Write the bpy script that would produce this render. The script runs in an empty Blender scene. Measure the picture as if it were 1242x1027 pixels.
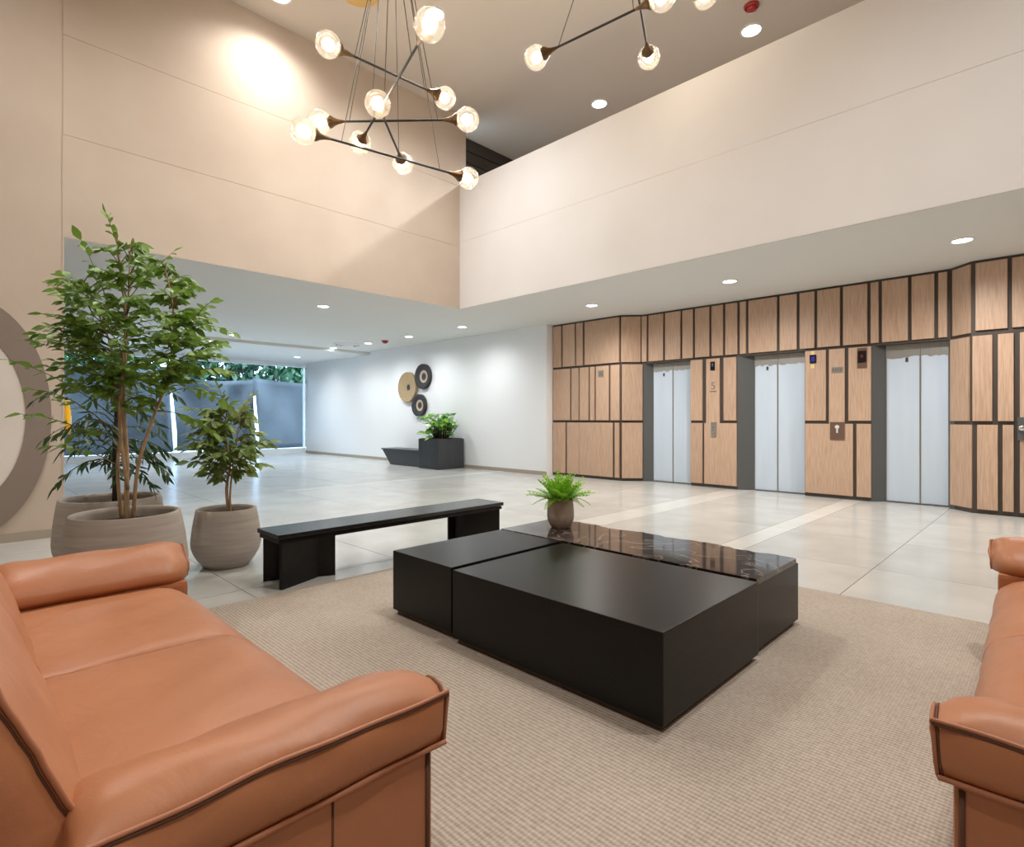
import bpy, bmesh, math, random
from mathutils import Vector, Matrix, Euler

SC = bpy.context.scene
COL = SC.collection
random.seed(7)

# ------------------------------------------------------------------ camera
cam_d = bpy.data.cameras.new('camera')
cam = bpy.data.objects.new('camera', cam_d)
COL.objects.link(cam)
cam.location = (0, 0, 1.15)
cam.rotation_euler = (math.radians(90), 0, math.atan2(0.70319, 0.71100) - math.radians(90))
cam_d.sensor_width = 36.0
cam_d.lens = 36.0 * 678.46 / 1242.0
cam_d.shift_y = -5.5 / 1242.0
cam_d.clip_start = 0.02
cam_d.clip_end = 200
SC.camera = cam

# ------------------------------------------------------------------ world, exposure
w = bpy.data.worlds.new('sky')
SC.world = w
w.use_nodes = True
bg = w.node_tree.nodes['Background']
bg.inputs[0].default_value = (0.62, 0.81, 1.0, 1)
bg.inputs[1].default_value = 12.0
SC.view_settings.view_transform = 'Standard'
SC.view_settings.look = 'None'
SC.view_settings.gamma = 1.0
SC.view_settings.use_curve_mapping = False
SC.view_settings.exposure = 0.4
SC.cycles.use_denoising = True
SC.cycles.max_bounces = 12
SC.cycles.diffuse_bounces = 6
SC.cycles.caustics_reflective = False
SC.cycles.caustics_refractive = False
SC.cycles.sample_clamp_indirect = 6.0

P_LOW = 120.0      # corridor downlights (W)
P_HIGH = 285.0    # atrium downlights (W)
BULB = 55.0       # chandelier bulb emission

# ------------------------------------------------------------------ materials
MATS = {}


def mat(name, color, rough=0.6, metal=0.0, spec=0.5):
    m = bpy.data.materials.new(name)
    m.use_nodes = True
    b = m.node_tree.nodes['Principled BSDF']
    b.inputs['Base Color'].default_value = (*color, 1)
    b.inputs['Roughness'].default_value = rough
    b.inputs['Metallic'].default_value = metal
    b.inputs['Specular IOR Level'].default_value = spec
    MATS[name] = m
    return m


def N(m, kind, **kw):
    n = m.node_tree.nodes.new(kind)
    for k, v in kw.items():
        if k.startswith('i_'):
            n.inputs[k[2:].replace('_', ' ')].default_value = v
        else:
            setattr(n, k, v)
    return n


def L(m, a, b):
    m.node_tree.links.new(a, b)


def bsdf(m):
    return m.node_tree.nodes['Principled BSDF']


def vary(m, c1, c2, scale=(1, 1, 1), nscale=5.0, detail=4.0, lo=0.3, hi=0.7, bump=0.0, dist=0.01, coords='Object', rnd=0.0):
    """two colours mixed by a noise, optional bump, optional per-object shift of value"""
    tc = N(m, 'ShaderNodeTexCoord')
    mp = N(m, 'ShaderNodeMapping')
    mp.inputs['Scale'].default_value = scale
    L(m, tc.outputs[coords], mp.inputs['Vector'])
    if rnd:
        oi = N(m, 'ShaderNodeObjectInfo')
        cx = N(m, 'ShaderNodeCombineXYZ')
        mu = N(m, 'ShaderNodeMath', operation='MULTIPLY')
        mu.inputs[1].default_value = 37.0
        L(m, oi.outputs['Random'], mu.inputs[0])
        for k in range(3):
            L(m, mu.outputs[0], cx.inputs[k])
        L(m, cx.outputs[0], mp.inputs['Location'])
    nz = N(m, 'ShaderNodeTexNoise')
    nz.inputs['Scale'].default_value = nscale
    nz.inputs['Detail'].default_value = detail
    L(m, mp.outputs[0], nz.inputs['Vector'])
    cr = N(m, 'ShaderNodeValToRGB')
    cr.color_ramp.elements[0].position = lo
    cr.color_ramp.elements[0].color = (*c1, 1)
    cr.color_ramp.elements[1].position = hi
    cr.color_ramp.elements[1].color = (*c2, 1)
    L(m, nz.outputs['Fac'], cr.inputs['Fac'])
    out = cr.outputs['Color']
    if rnd:
        mr = N(m, 'ShaderNodeMapRange')
        mr.inputs['To Min'].default_value = 1.0 - rnd
        mr.inputs['To Max'].default_value = 1.0 + rnd
        L(m, oi.outputs['Random'], mr.inputs['Value'])
        hv = N(m, 'ShaderNodeHueSaturation')
        L(m, mr.outputs[0], hv.inputs['Value'])
        L(m, out, hv.inputs['Color'])
        out = hv.outputs['Color']
    L(m, out, bsdf(m).inputs['Base Color'])
    if bump:
        bp = N(m, 'ShaderNodeBump')
        bp.inputs['Strength'].default_value = bump
        bp.inputs['Distance'].default_value = dist
        L(m, nz.outputs['Fac'], bp.inputs['Height'])
        L(m, bp.outputs[0], bsdf(m).inputs['Normal'])
    return m


def emit(name, color, strength):
    m = bpy.data.materials.new(name)
    m.use_nodes = True
    nt = m.node_tree
    nt.nodes.clear()
    e = nt.nodes.new('ShaderNodeEmission')
    e.inputs[0].default_value = (*color, 1)
    e.inputs[1].default_value = strength
    o = nt.nodes.new('ShaderNodeOutputMaterial')
    nt.links.new(e.outputs[0], o.inputs[0])
    MATS[name] = m
    return m


tan = vary(mat('tan_plaster', (0.6, 0.44, 0.31), 0.85, spec=0.2), (0.55, 0.455, 0.375), (0.60, 0.505, 0.42), (1, 1, 1), 1.6, 6)
peach = vary(mat('peach_plaster', (0.7, 0.6, 0.52), 0.85, spec=0.2), (0.80, 0.775, 0.765), (0.835, 0.81, 0.80), (1, 1, 1), 1.2, 5)
groove = mat('wall_groove', (0.56, 0.46, 0.375), 0.9)
dark_wall = mat('cream_wall_paint', (0.42, 0.35, 0.29), 0.8, spec=0.2)
white_paint = mat('white_paint', (0.86, 0.865, 0.875), 0.75, spec=0.2)
ceil_paint = mat('ceiling_paint', (0.70, 0.70, 0.67), 0.85, spec=0.2)
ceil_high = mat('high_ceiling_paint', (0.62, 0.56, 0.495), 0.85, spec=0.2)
tile_m = vary(mat('floor_stone', (0.6, 0.59, 0.55), 0.22), (0.46, 0.458, 0.435), (0.545, 0.542, 0.518), (1, 1, 1), 2.2, 8, rnd=0.03)
tile_pale = vary(mat('pale_stone_light_streak', (0.68, 0.67, 0.63), 0.22), (0.60, 0.595, 0.565), (0.66, 0.65, 0.62), (1, 1, 1), 2.2, 8, rnd=0.02)  # paler tone, also carries streaks of light lying on the floor
grout = mat('grout', (0.36, 0.35, 0.33), 0.7)
base_m = mat('baseboard_paint', (0.40, 0.34, 0.275), 0.5)
wood = vary(mat('oak_veneer', (0.5, 0.33, 0.21), 0.45), (0.48, 0.315, 0.215), (0.63, 0.435, 0.315), (14, 14, 0.7), 6.0, 5, lo=0.32, hi=0.68, bump=0.05, dist=0.003, rnd=0.06)
joint = mat('dark_joint', (0.075, 0.058, 0.047), 0.6)
greymetal = mat('grey_steel_reveal', (0.13, 0.135, 0.135), 0.45, 0.3)
steel = vary(mat('brushed_steel', (0.45, 0.45, 0.43), 0.35, 0.6), (0.40, 0.40, 0.385), (0.50, 0.50, 0.48), (30, 30, 0.5), 5, 3)
film = vary(mat('protective_film', (0.66, 0.69, 0.74), 0.3), (0.60, 0.70, 0.825), (0.65, 0.745, 0.865), (3, 3, 0.5), 2, 3, bump=0.03, dist=0.01)
leather = vary(mat('tan_leather', (0.45, 0.19, 0.09), 0.42, spec=0.45), (0.395, 0.155, 0.068), (0.47, 0.193, 0.09), (1, 1, 1), 3.0, 5, lo=0.25, hi=0.75)
# fine grain and soft creases on the leather
_tc = N(leather, 'ShaderNodeTexCoord')
_v = N(leather, 'ShaderNodeTexVoronoi'); _v.inputs['Scale'].default_value = 240
_n = N(leather, 'ShaderNodeTexNoise'); _n.inputs['Scale'].default_value = 7; _n.inputs['Detail'].default_value = 3; _n.inputs['Distortion'].default_value = 0.8
L(leather, _tc.outputs['Object'], _v.inputs['Vector']); L(leather, _tc.outputs['Object'], _n.inputs['Vector'])
_b1 = N(leather, 'ShaderNodeBump'); _b1.inputs['Strength'].default_value = 0.12; _b1.inputs['Distance'].default_value = 0.001
_b2 = N(leather, 'ShaderNodeBump'); _b2.inputs['Strength'].default_value = 0.35; _b2.inputs['Distance'].default_value = 0.012
L(leather, _v.outputs['Distance'], _b1.inputs['Height']); L(leather, _n.outputs['Fac'], _b2.inputs['Height'])
L(leather, _b2.outputs[0], _b1.inputs['Normal']); L(leather, _b1.outputs[0], bsdf(leather).inputs['Normal'])
seam_m = mat('leather_seam', (0.10, 0.036, 0.016), 0.6)
piping_m = mat('leather_piping', (0.40, 0.16, 0.08), 0.5)
blackwood = vary(mat('black_oak', (0.02, 0.018, 0.016), 0.30, spec=0.22), (0.0045, 0.0043, 0.0042), (0.011, 0.0105, 0.010), (3, 40, 40), 3, 5, bump=0.08, dist=0.002)
blackwood_y = vary(mat('black_oak_planter', (0.03, 0.03, 0.03), 0.42), (0.035, 0.037, 0.040), (0.065, 0.067, 0.072), (30, 30, 1), 3, 4)
bench_wood = vary(mat('bench_black_oak_sheen', (0.02, 0.02, 0.02), 0.26, spec=0.6), (0.009, 0.009, 0.009), (0.020, 0.020, 0.020), (3, 40, 40), 3, 5, bump=0.08, dist=0.002)  # black oak again; window sheen on the seat partly put into a lighter base
marble = mat('dark_marble', (0.03, 0.026, 0.025), 0.06)
_tc = N(marble, 'ShaderNodeTexCoord')
_w = N(marble, 'ShaderNodeTexNoise'); _w.inputs['Scale'].default_value = 2.6; _w.inputs['Detail'].default_value = 9; _w.inputs['Distortion'].default_value = 1.6
L(marble, _tc.outputs['Object'], _w.inputs['Vector'])
_r = N(marble, 'ShaderNodeValToRGB')
_e = _r.color_ramp.elements
_e[0].position = 0.0; _e[0].color = (0.022, 0.018, 0.017, 1)
_e[1].position = 1.0; _e[1].color = (0.03, 0.025, 0.023, 1)
for p_, c_ in ((0.47, (0.03, 0.024, 0.022)), (0.497, (0.22, 0.18, 0.165)), (0.507, (0.06, 0.048, 0.043)), (0.56, (0.03, 0.024, 0.022)), (0.60, (0.09, 0.07, 0.065)), (0.615, (0.03, 0.025, 0.023))):
    q = _e.new(p_); q.color = (*c_, 1)
L(marble, _w.outputs['Fac'], _r.inputs['Fac']); L(marble, _r.outputs['Color'], bsdf(marble).inputs['Base Color'])
clay = vary(mat('concrete_pot', (0.3, 0.25, 0.21), 0.75), (0.36, 0.315, 0.28), (0.47, 0.415, 0.37), (1, 1, 12), 3, 6, bump=0.12, dist=0.004)
clay_small = vary(mat('taupe_ceramic', (0.36, 0.28, 0.24), 0.6), (0.43, 0.35, 0.305), (0.50, 0.41, 0.36), (1, 1, 6), 4, 5)
soil = vary(mat('soil', (0.03, 0.02, 0.013), 0.95), (0.018, 0.012, 0.008), (0.05, 0.033, 0.02), (1, 1, 1), 40, 4, bump=0.8, dist=0.02)
bark = vary(mat('bark', (0.3, 0.19, 0.10), 0.8), (0.33, 0.22, 0.12), (0.52, 0.37, 0.22), (6, 6, 1.5), 8, 4)
bark_dark = mat('dark_bark', (0.03, 0.025, 0.015), 0.8)
twig_m = mat('twig', (0.17, 0.13, 0.055), 0.8)


def leafmat(name, c1, c2, rough=0.4):
    m = mat(name, c1, rough)
    oi = N(m, 'ShaderNodeObjectInfo')
    tc = N(m, 'ShaderNodeTexCoord')
    nz = N(m, 'ShaderNodeTexNoise'); nz.inputs['Scale'].default_value = 9
    L(m, tc.outputs['Object'], nz.inputs['Vector'])
    ad = N(m, 'ShaderNodeMath', operation='ADD')
    L(m, oi.outputs['Random'], ad.inputs[0]); L(m, nz.outputs['Fac'], ad.inputs[1])
    ml = N(m, 'ShaderNodeMath', operation='MULTIPLY'); ml.inputs[1].default_value = 0.5
    L(m, ad.outputs[0], ml.inputs[0])
    cr = N(m, 'ShaderNodeValToRGB')
    cr.color_ramp.elements[0].position = 0.25; cr.color_ramp.elements[0].color = (*c1, 1)
    cr.color_ramp.elements[1].position = 0.75; cr.color_ramp.elements[1].color = (*c2, 1)
    L(m, ml.outputs[0], cr.inputs['Fac'])
    L(m, cr.outputs['Color'], bsdf(m).inputs['Base Color'])
    bsdf(m).inputs['Transmission Weight'].default_value = 0.0
    bsdf(m).inputs['Subsurface Weight'].default_value = 0.0
    tr = N(m, 'ShaderNodeBsdfTranslucent')
    L(m, cr.outputs['Color'], tr.inputs['Color'])
    mx = N(m, 'ShaderNodeMixShader'); mx.inputs[0].default_value = 0.25
    L(m, bsdf(m).outputs[0], mx.inputs[1]); L(m, tr.outputs[0], mx.inputs[2])
    L(m, mx.outputs[0], m.node_tree.nodes['Material Output'].inputs['Surface'])
    return m


leaf_tree = leafmat('tree_leaf', (0.065, 0.15, 0.018), (0.21, 0.36, 0.055))
leaf_small = leafmat('small_tree_leaf', (0.085, 0.165, 0.03), (0.27, 0.36, 0.09))
leaf_dark = leafmat('dark_leaf', (0.022, 0.06, 0.018), (0.055, 0.12, 0.03))
leaf_fern = leafmat('fern_leaf', (0.20, 0.46, 0.03), (0.38, 0.66, 0.08))
leaf_bright = leafmat('broad_leaf', (0.07, 0.22, 0.04), (0.30, 0.55, 0.07), 0.3)
leaf_out = leafmat('outside_leaf', (0.010, 0.042, 0.016), (0.045, 0.145, 0.05))
brass = mat('aged_bronze', (0.13, 0.075, 0.035), 0.38, 0.85)
gold = mat('gold_canopy', (0.75, 0.52, 0.22), 0.35, 0.8)
rodm = mat('black_rod', (0.02, 0.016, 0.013), 0.6, 0.0)
wirem = mat('wire', (0.09, 0.075, 0.06), 0.5)
bulb_m = emit('warm_bulb', (1.0, 0.87, 0.70), BULB)
disc_m = emit('downlight_glow', (1.0, 0.98, 0.955), 14.0)
disc_cool = emit('cool_downlight_glow', (0.90, 0.96, 1.0), 14.0)
trimw = mat('white_trim', (0.8, 0.8, 0.8), 0.5)
redp = mat('red_plastic', (0.36, 0.02, 0.02), 0.4)
black_gloss = mat('black_display', (0.012, 0.012, 0.016), 0.12)
purple_scr = emit('purple_screen', (0.10, 0.07, 0.42), 0.45)
red_scr = emit('red_digits', (0.8, 0.08, 0.06), 0.25)
sticker = mat('yellow_sticker', (0.78, 0.62, 0.28), 0.5)
plate_brown = mat('bronze_plate', (0.22, 0.135, 0.10), 0.35, 0.4)
plate_grey = mat('grey_plate', (0.36, 0.33, 0.30), 0.35, 0.5)
sign_ink = mat('sign_ink', (0.20, 0.17, 0.15), 0.5)
pale_ink = mat('pale_ink', (0.75, 0.72, 0.68), 0.5)
chrome = mat('chrome', (0.75, 0.75, 0.76), 0.15, 1.0)
straw = vary(mat('tan_wicker', (0.4, 0.29, 0.16), 0.8), (0.30, 0.21, 0.11), (0.46, 0.34, 0.20), (1, 1, 1), 30, 3, bump=0.3, dist=0.006)
straw_pale = mat('pale_wicker', (0.56, 0.46, 0.36), 0.8)
wick_dark = vary(mat('dark_wicker', (0.03, 0.028, 0.03), 0.8), (0.022, 0.02, 0.022), (0.06, 0.055, 0.058), (1, 1, 1), 30, 3, bump=0.3, dist=0.006)
tarp_m = vary(mat('blue_grey_tarp', (0.10, 0.16, 0.25), 0.5, spec=0.25), (0.007, 0.0085, 0.010), (0.027, 0.031, 0.035), (1, 1, 0.6), 0.9, 2, bump=0.15, dist=0.1)
tarp_pale = mat('pale_tarp_seam', (0.62, 0.70, 0.80), 0.5)
concrete_out = vary(mat('outside_concrete', (0.5, 0.52, 0.54), 0.8), (0.45, 0.47, 0.49), (0.56, 0.57, 0.58), (1, 1, 1), 1.0, 5)
frame_w = mat('white_frame', (0.82, 0.85, 0.88), 0.4)
yellow = mat('yellow_plastic', (0.82, 0.46, 0.01), 0.4)
cream_disc = vary(mat('cream_disc', (0.74, 0.67, 0.60), 0.7), (0.70, 0.635, 0.565), (0.77, 0.70, 0.635), (1, 1, 1), 2.0, 4)
taupe = mat('taupe_rim', (0.255, 0.20, 0.165), 0.75)
louvre = mat('dark_louvre', (0.045, 0.036, 0.03), 0.6)

rug_m = mat('ribbed_rug', (0.42, 0.32, 0.25), 0.95, spec=0.1)
_tc = N(rug_m, 'ShaderNodeTexCoord')
_mp = N(rug_m, 'ShaderNodeMapping')
L(rug_m, _tc.outputs['Object'], _mp.inputs['Vector'])
_wx = N(rug_m, 'ShaderNodeTexWave'); _wx.wave_type = 'BANDS'; _wx.bands_direction = 'X'
_wx.inputs['Scale'].default_value = 17.5; _wx.inputs['Distortion'].default_value = 0.35; _wx.inputs['Detail'].default_value = 2; _wx.inputs['Detail Scale'].default_value = 3
_wy = N(rug_m, 'ShaderNodeTexWave'); _wy.wave_type = 'BANDS'; _wy.bands_direction = 'Y'
_wy.inputs['Scale'].default_value = 26; _wy.inputs['Distortion'].default_value = 1.0; _wy.inputs['Detail'].default_value = 2; _wy.inputs['Detail Scale'].default_value = 3
_nz = N(rug_m, 'ShaderNodeTexNoise'); _nz.inputs['Scale'].default_value = 1.6; _nz.inputs['Detail'].default_value = 6
_nf = N(rug_m, 'ShaderNodeTexNoise'); _nf.inputs['Scale'].default_value = 60; _nf.inputs['Detail'].default_value = 3
for n_ in (_wx, _wy, _nz, _nf):
    L(rug_m, _mp.outputs[0], n_.inputs['Vector'])
_m1 = N(rug_m, 'ShaderNodeMath', operation='MULTIPLY'); _m1.inputs[1].default_value = 0.28
L(rug_m, _wx.outputs['Fac'], _m1.inputs[0])
_m2 = N(rug_m, 'ShaderNodeMath', operation='MULTIPLY_ADD'); _m2.inputs[1].default_value = 0.10
L(rug_m, _wy.outputs['Fac'], _m2.inputs[0]); L(rug_m, _m1.outputs[0], _m2.inputs[2])
_m3 = N(rug_m, 'ShaderNodeMath', operation='MULTIPLY_ADD'); _m3.inputs[1].default_value = 0.46
L(rug_m, _nf.outputs['Fac'], _m3.inputs[0]); L(rug_m, _m2.outputs[0], _m3.inputs[2])
_m4 = N(rug_m, 'ShaderNodeMath', operation='MULTIPLY_ADD'); _m4.inputs[1].default_value = 0.35
L(rug_m, _nz.outputs['Fac'], _m4.inputs[0]); L(rug_m, _m3.outputs[0], _m4.inputs[2])
_cr = N(rug_m, 'ShaderNodeValToRGB')
_cr.color_ramp.elements[0].position = 0.30; _cr.color_ramp.elements[0].color = (0.268, 0.218, 0.177, 1)
_cr.color_ramp.elements[1].position = 0.85; _cr.color_ramp.elements[1].color = (0.525, 0.455, 0.385, 1)
L(rug_m, _m4.outputs[0], _cr.inputs['Fac']); L(rug_m, _cr.outputs['Color'], bsdf(rug_m).inputs['Base Color'])
_bp = N(rug_m, 'ShaderNodeBump'); _bp.inputs['Strength'].default_value = 0.6; _bp.inputs['Distance'].default_value = 0.006
L(rug_m, _m3.outputs[0], _bp.inputs['Height']); L(rug_m, _bp.outputs[0], bsdf(rug_m).inputs['Normal'])


def globe_mat():
    m = bpy.data.materials.new('clear_globe')
    m.use_nodes = True
    nt = m.node_tree
    nt.nodes.clear()
    t = nt.nodes.new('ShaderNodeBsdfTransparent'); t.inputs[0].default_value = (1, 0.97, 0.92, 1)
    g = nt.nodes.new('ShaderNodeBsdfGlossy'); g.inputs['Roughness'].default_value = 0.05
    s = nt.nodes.new('ShaderNodeBsdfTranslucent'); s.inputs[0].default_value = (0.95, 0.90, 0.82, 1)
    lw = nt.nodes.new('ShaderNodeLayerWeight'); lw.inputs[0].default_value = 0.35
    a = nt.nodes.new('ShaderNodeMixShader'); a.inputs[0].default_value = 0.05
    b = nt.nodes.new('ShaderNodeMixShader')
    mu = nt.nodes.new('ShaderNodeMath'); mu.operation = 'MULTIPLY'; mu.inputs[1].default_value = 0.7
    o = nt.nodes.new('ShaderNodeOutputMaterial')
    nt.links.new(t.outputs[0], a.inputs[1]); nt.links.new(s.outputs[0], a.inputs[2])
    nt.links.new(lw.outputs['Fresnel'], mu.inputs[0]); nt.links.new(mu.outputs[0], b.inputs[0])
    nt.links.new(a.outputs[0], b.inputs[1]); nt.links.new(g.outputs[0], b.inputs[2])
    nt.links.new(b.outputs[0], o.inputs[0])
    return m


def glass_mat():
    m = bpy.data.materials.new('window_glass')
    m.use_nodes = True
    nt = m.node_tree
    nt.nodes.clear()
    t = nt.nodes.new('ShaderNodeBsdfTransparent'); t.inputs[0].default_value = (0.90, 0.96, 1, 1)
    g = nt.nodes.new('ShaderNodeBsdfGlossy'); g.inputs['Roughness'].default_value = 0.03
    lw = nt.nodes.new('ShaderNodeLayerWeight'); lw.inputs[0].default_value = 0.25
    b = nt.nodes.new('ShaderNodeMixShader')
    o = nt.nodes.new('ShaderNodeOutputMaterial')
    nt.links.new(lw.outputs['Fresnel'], b.inputs[0])
    nt.links.new(t.outputs[0], b.inputs[1]); nt.links.new(g.outputs[0], b.inputs[2])
    nt.links.new(b.outputs[0], o.inputs[0])
    return m


globe_m = globe_mat()
glass_m = glass_mat()

# ------------------------------------------------------------------ mesh helpers


def finish(name, bm, m, parent=None, smooth=False, loc=None):
    me = bpy.data.meshes.new(name)
    bm.normal_update()
    bm.to_mesh(me)
    bm.free()
    if smooth:
        for p in me.polygons:
            p.use_smooth = True
    for x in (m if isinstance(m, (list, tuple)) else [m]):
        me.materials.append(x)
    return link(name, me, parent, loc)


def link(name, me, parent=None, loc=None):
    o = bpy.data.objects.new(name, me)
    COL.objects.link(o)
    if parent:
        o.parent = parent
    if loc:
        o.location = loc
    return o


def tag(o, label=None, cat=None, group=None, kind=None):
    if label: o['label'] = label
    if cat: o['category'] = cat
    if group: o['group'] = group
    if kind: o['kind'] = kind
    return o


def empty(name, loc=(0, 0, 0), rz=0.0):
    o = bpy.data.objects.new(name, None)
    o.empty_display_size = 0.1
    COL.objects.link(o)
    o.location = loc
    o.rotation_euler = (0, 0, rz)
    return o


def bx(bm, x0, x1, y0, y1, z0, z1, bev=0.0):
    g = bmesh.ops.create_cube(bm, size=1)
    for v in g['verts']:
        v.co = Vector(((x0 + x1) / 2 + v.co.x * (x1 - x0), (y0 + y1) / 2 + v.co.y * (y1 - y0), (z0 + z1) / 2 + v.co.z * (z1 - z0)))
    if bev:
        es = list({e for v in g['verts'] for e in v.link_edges})
        bmesh.ops.bevel(bm, geom=es, offset=bev, segments=2, affect='EDGES', profile=0.7)


def box(name, x0, x1, y0, y1, z0, z1, m, parent=None, bev=0.0):
    bm = bmesh.new()
    bx(bm, x0, x1, y0, y1, z0, z1, bev)
    return finish(name, bm, m, parent)


def prism(bm, pts, z0, z1):
    """vertical prism over a plan polygon"""
    lo = [bm.verts.new((x, y, z0)) for x, y in pts]
    hi = [bm.verts.new((x, y, z1)) for x, y in pts]
    n = len(pts)
    bm.faces.new(lo[::-1])
    bm.faces.new(hi)
    for i in range(n):
        bm.faces.new((lo[i], lo[(i + 1) % n], hi[(i + 1) % n], hi[i]))
    bmesh.ops.recalc_face_normals(bm, faces=bm.faces[:])


def lathe(bm, prof, seg=40, c=(0, 0, 0), M=None):
    rings = []
    for r, zz in prof:
        if r < 1e-6:
            rings.append([bm.verts.new((0, 0, zz))])
        else:
            rings.append([bm.verts.new((r * math.cos(2 * math.pi * k / seg), r * math.sin(2 * math.pi * k / seg), zz)) for k in range(seg)])
    for a, b in zip(rings[:-1], rings[1:]):
        for k in range(seg):
            k2 = (k + 1) % seg
            if len(a) == 1 and len(b) == 1:
                continue
            if len(a) == 1:
                bm.faces.new((a[0], b[k2], b[k]))
            elif len(b) == 1:
                bm.faces.new((a[k], a[k2], b[0]))
            else:
                bm.faces.new((a[k], a[k2], b[k2], b[k]))
    vs = [v for r in rings for v in r]
    bmesh.ops.recalc_face_normals(bm, faces=list({f for v in vs for f in v.link_faces}))
    if M is not None:
        bmesh.ops.transform(bm, matrix=M, verts=vs)
    if c != (0, 0, 0):
        bmesh.ops.translate(bm, vec=Vector(c), verts=vs)


def tube(bm, pts, radii, seg=8):
    pts = [Vector(p) for p in pts]
    if not isinstance(radii, (list, tuple)):
        radii = [radii] * len(pts)
    rings = []
    up = Vector((0.31, 0.17, 0.93)).normalized()
    for i, p in enumerate(pts):
        d = (pts[min(i + 1, len(pts) - 1)] - pts[max(i - 1, 0)]).normalized()
        a = d.cross(up)
        if a.length < 1e-3:
            a = d.cross(Vector((1, 0, 0)))
        a.normalize()
        b = d.cross(a)
        rings.append([bm.verts.new(p + radii[i] * (math.cos(2 * math.pi * k / seg) * a + math.sin(2 * math.pi * k / seg) * b)) for k in range(seg)])
    for r0, r1 in zip(rings[:-1], rings[1:]):
        for k in range(seg):
            bm.faces.new((r0[k], r0[(k + 1) % seg], r1[(k + 1) % seg], r1[k]))
    bm.faces.new(rings[0][::-1])
    bm.faces.new(rings[-1])


def align_z(d):
    return Vector(d).normalized().to_track_quat('Z', 'Y').to_matrix().to_4x4()


def copy_tree(o, parent=None):
    c = o.copy()
    COL.objects.link(c)
    c.parent = parent
    for ch in list(o.children):
        copy_tree(ch, c)
    return c


def struct(o):
    o['kind'] = 'structure'
    return o


# ================================================================== THE ROOM
YT = 7.0          # face of the tan wall
XP = 5.87         # face of the peach upper wall
ZC = 3.08         # corridor ceiling
ZB = 2.94         # underside of the beams
ZT = 6.08         # atrium ceiling
XW = 8.62         # white wall face
XD = 9.2          # lift door plane

# floor with stone tiles
floor = struct(box('floor', -3.4, 9.6, -3.2, 18.4, -0.12, -0.008, grout))
TW = 1.2
ymesh = {}


def tile(x0, x1, y0, y1, m):
    g = 0.0025
    key = (round(x1 - x0, 3), round(y1 - y0, 3), m.name)
    if key not in ymesh:
        bm = bmesh.new()
        bx(bm, g, x1 - x0 - g, g, y1 - y0 - g, -0.02, 0.0)
        me = bpy.data.meshes.new('tile')
        bm.to_mesh(me); bm.free()
        me.materials.append(m)
        ymesh[key] = me
    link('tile', ymesh[key], floor, (x0, y0, 0))


ys = [-2.55 - 0.65, -1.35, -0.15, 1.05, 2.02, 2.24, 3.55, 3.93, 5.13, 6.33, 7.53, 8.73, 8.95, 10.15, 11.35, 12.55, 13.75, 14.95, 16.15, 17.35, 18.4]
xs = [-3.4, -2.2, -1.0, 0.2, 1.4, 2.6, 3.8, 5.0, 6.2, 7.4, 8.6, 9.6]
for j in range(len(ys) - 1):
    for i in range(len(xs) - 1):
        pale = (j == 4 and i >= 6) or (j == 6 and i >= 7) or (j == 11 and i >= 6)  # nearer pale rows stand for streaks of light, put into the tile colour
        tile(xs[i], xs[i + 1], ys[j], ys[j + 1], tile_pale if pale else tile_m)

# tan wall: core + panels parted by thin grooves
wl = struct(box('wall_left', -3.4, 0.81, YT + 0.006, YT + 0.16, 0, ZT, groove))
box('beam_core', 0.81, 6.0, YT + 0.006, YT + 0.16, ZB, ZT, tan, wl)
box('wall_panel', -3.4, 0.798, YT, YT + 0.006, 0, ZT, tan, wl)
bm = bmesh.new()
bx(bm, 0.795, 6.0, YT, YT + 0.006, ZB, 3.945)
bx(bm, 0.795, 0.81, YT, YT + 0.006, 0, ZB)
finish('wall_panel', bm, tan, wl)
box('wall_panel', 0.805, 6.0, YT, YT + 0.006, 3.949, 4.927, tan, wl)
box('wall_panel', 0.805, 6.0, YT, YT + 0.006, 4.931, ZT, tan, wl)
box('jamb_lining', 0.81, 0.815, YT, YT + 0.16, 0, ZB, tan, wl)
box('soffit', 0.815, 6.0, YT + 0.003, YT + 0.16, ZB - 0.004, ZB, ceil_paint, wl)
struct(box('baseboard_left', -3.4, 0.83, YT - 0.014, YT + 0.10, 0.0, 0.085, base_m))

# peach upper wall (parapet of the upper floor)
wu = struct(box('wall_upper', XP + 0.006, XP + 0.16, -3.2, YT, ZB, 4.95, groove))
box('wall_panel', XP, XP + 0.006, -3.2, YT, ZB, 4.005, peach, wu)
box('wall_panel', XP, XP + 0.006, -3.2, YT, 4.008, 4.95, peach, wu)
box('soffit', XP + 0.003, XP + 0.16, -3.2, YT, ZB - 0.004, ZB, ceil_paint, wu)
box('coping', XP, XP + 0.16, -3.2, YT, 4.95, 4.955, peach, wu)

# ceilings
struct(box('ceiling_corridor', XP + 0.16, 9.6, -3.2, YT + 0.16, ZC, 3.55, ceil_paint))
struct(box('floor_upper', XP + 0.16, 9.6, -3.2, 7.48, 3.55, 3.60, louvre))
struct(box('ceiling_hall', -3.4, 9.6, YT + 0.16, 14.3, ZC, 3.55, ceil_paint))
struct(box('ceiling_far', -3.4, 9.6, 14.3, 18.4, ZC - 0.07, 3.55, ceil_paint))
struct(box('ceiling_high', -3.4, 9.8, -3.2, 9.0, ZT, ZT + 0.2, ceil_high))
# dark panelling at the end of the upper floor, with boards
wd = struct(box('wall_dark', 6.0, 9.8, 7.48, 7.6, 3.55, ZT, louvre))
for k in range(12):
    box('board', 6.0, 9.8, 7.45, 7.48, 3.60 + k * 0.205, 3.60 + k * 0.205 + 0.185, louvre, wd)
struct(box('wall_upper_right', 9.6, 9.8, -3.2, 7.6, 3.55, ZT, tan))

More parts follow.
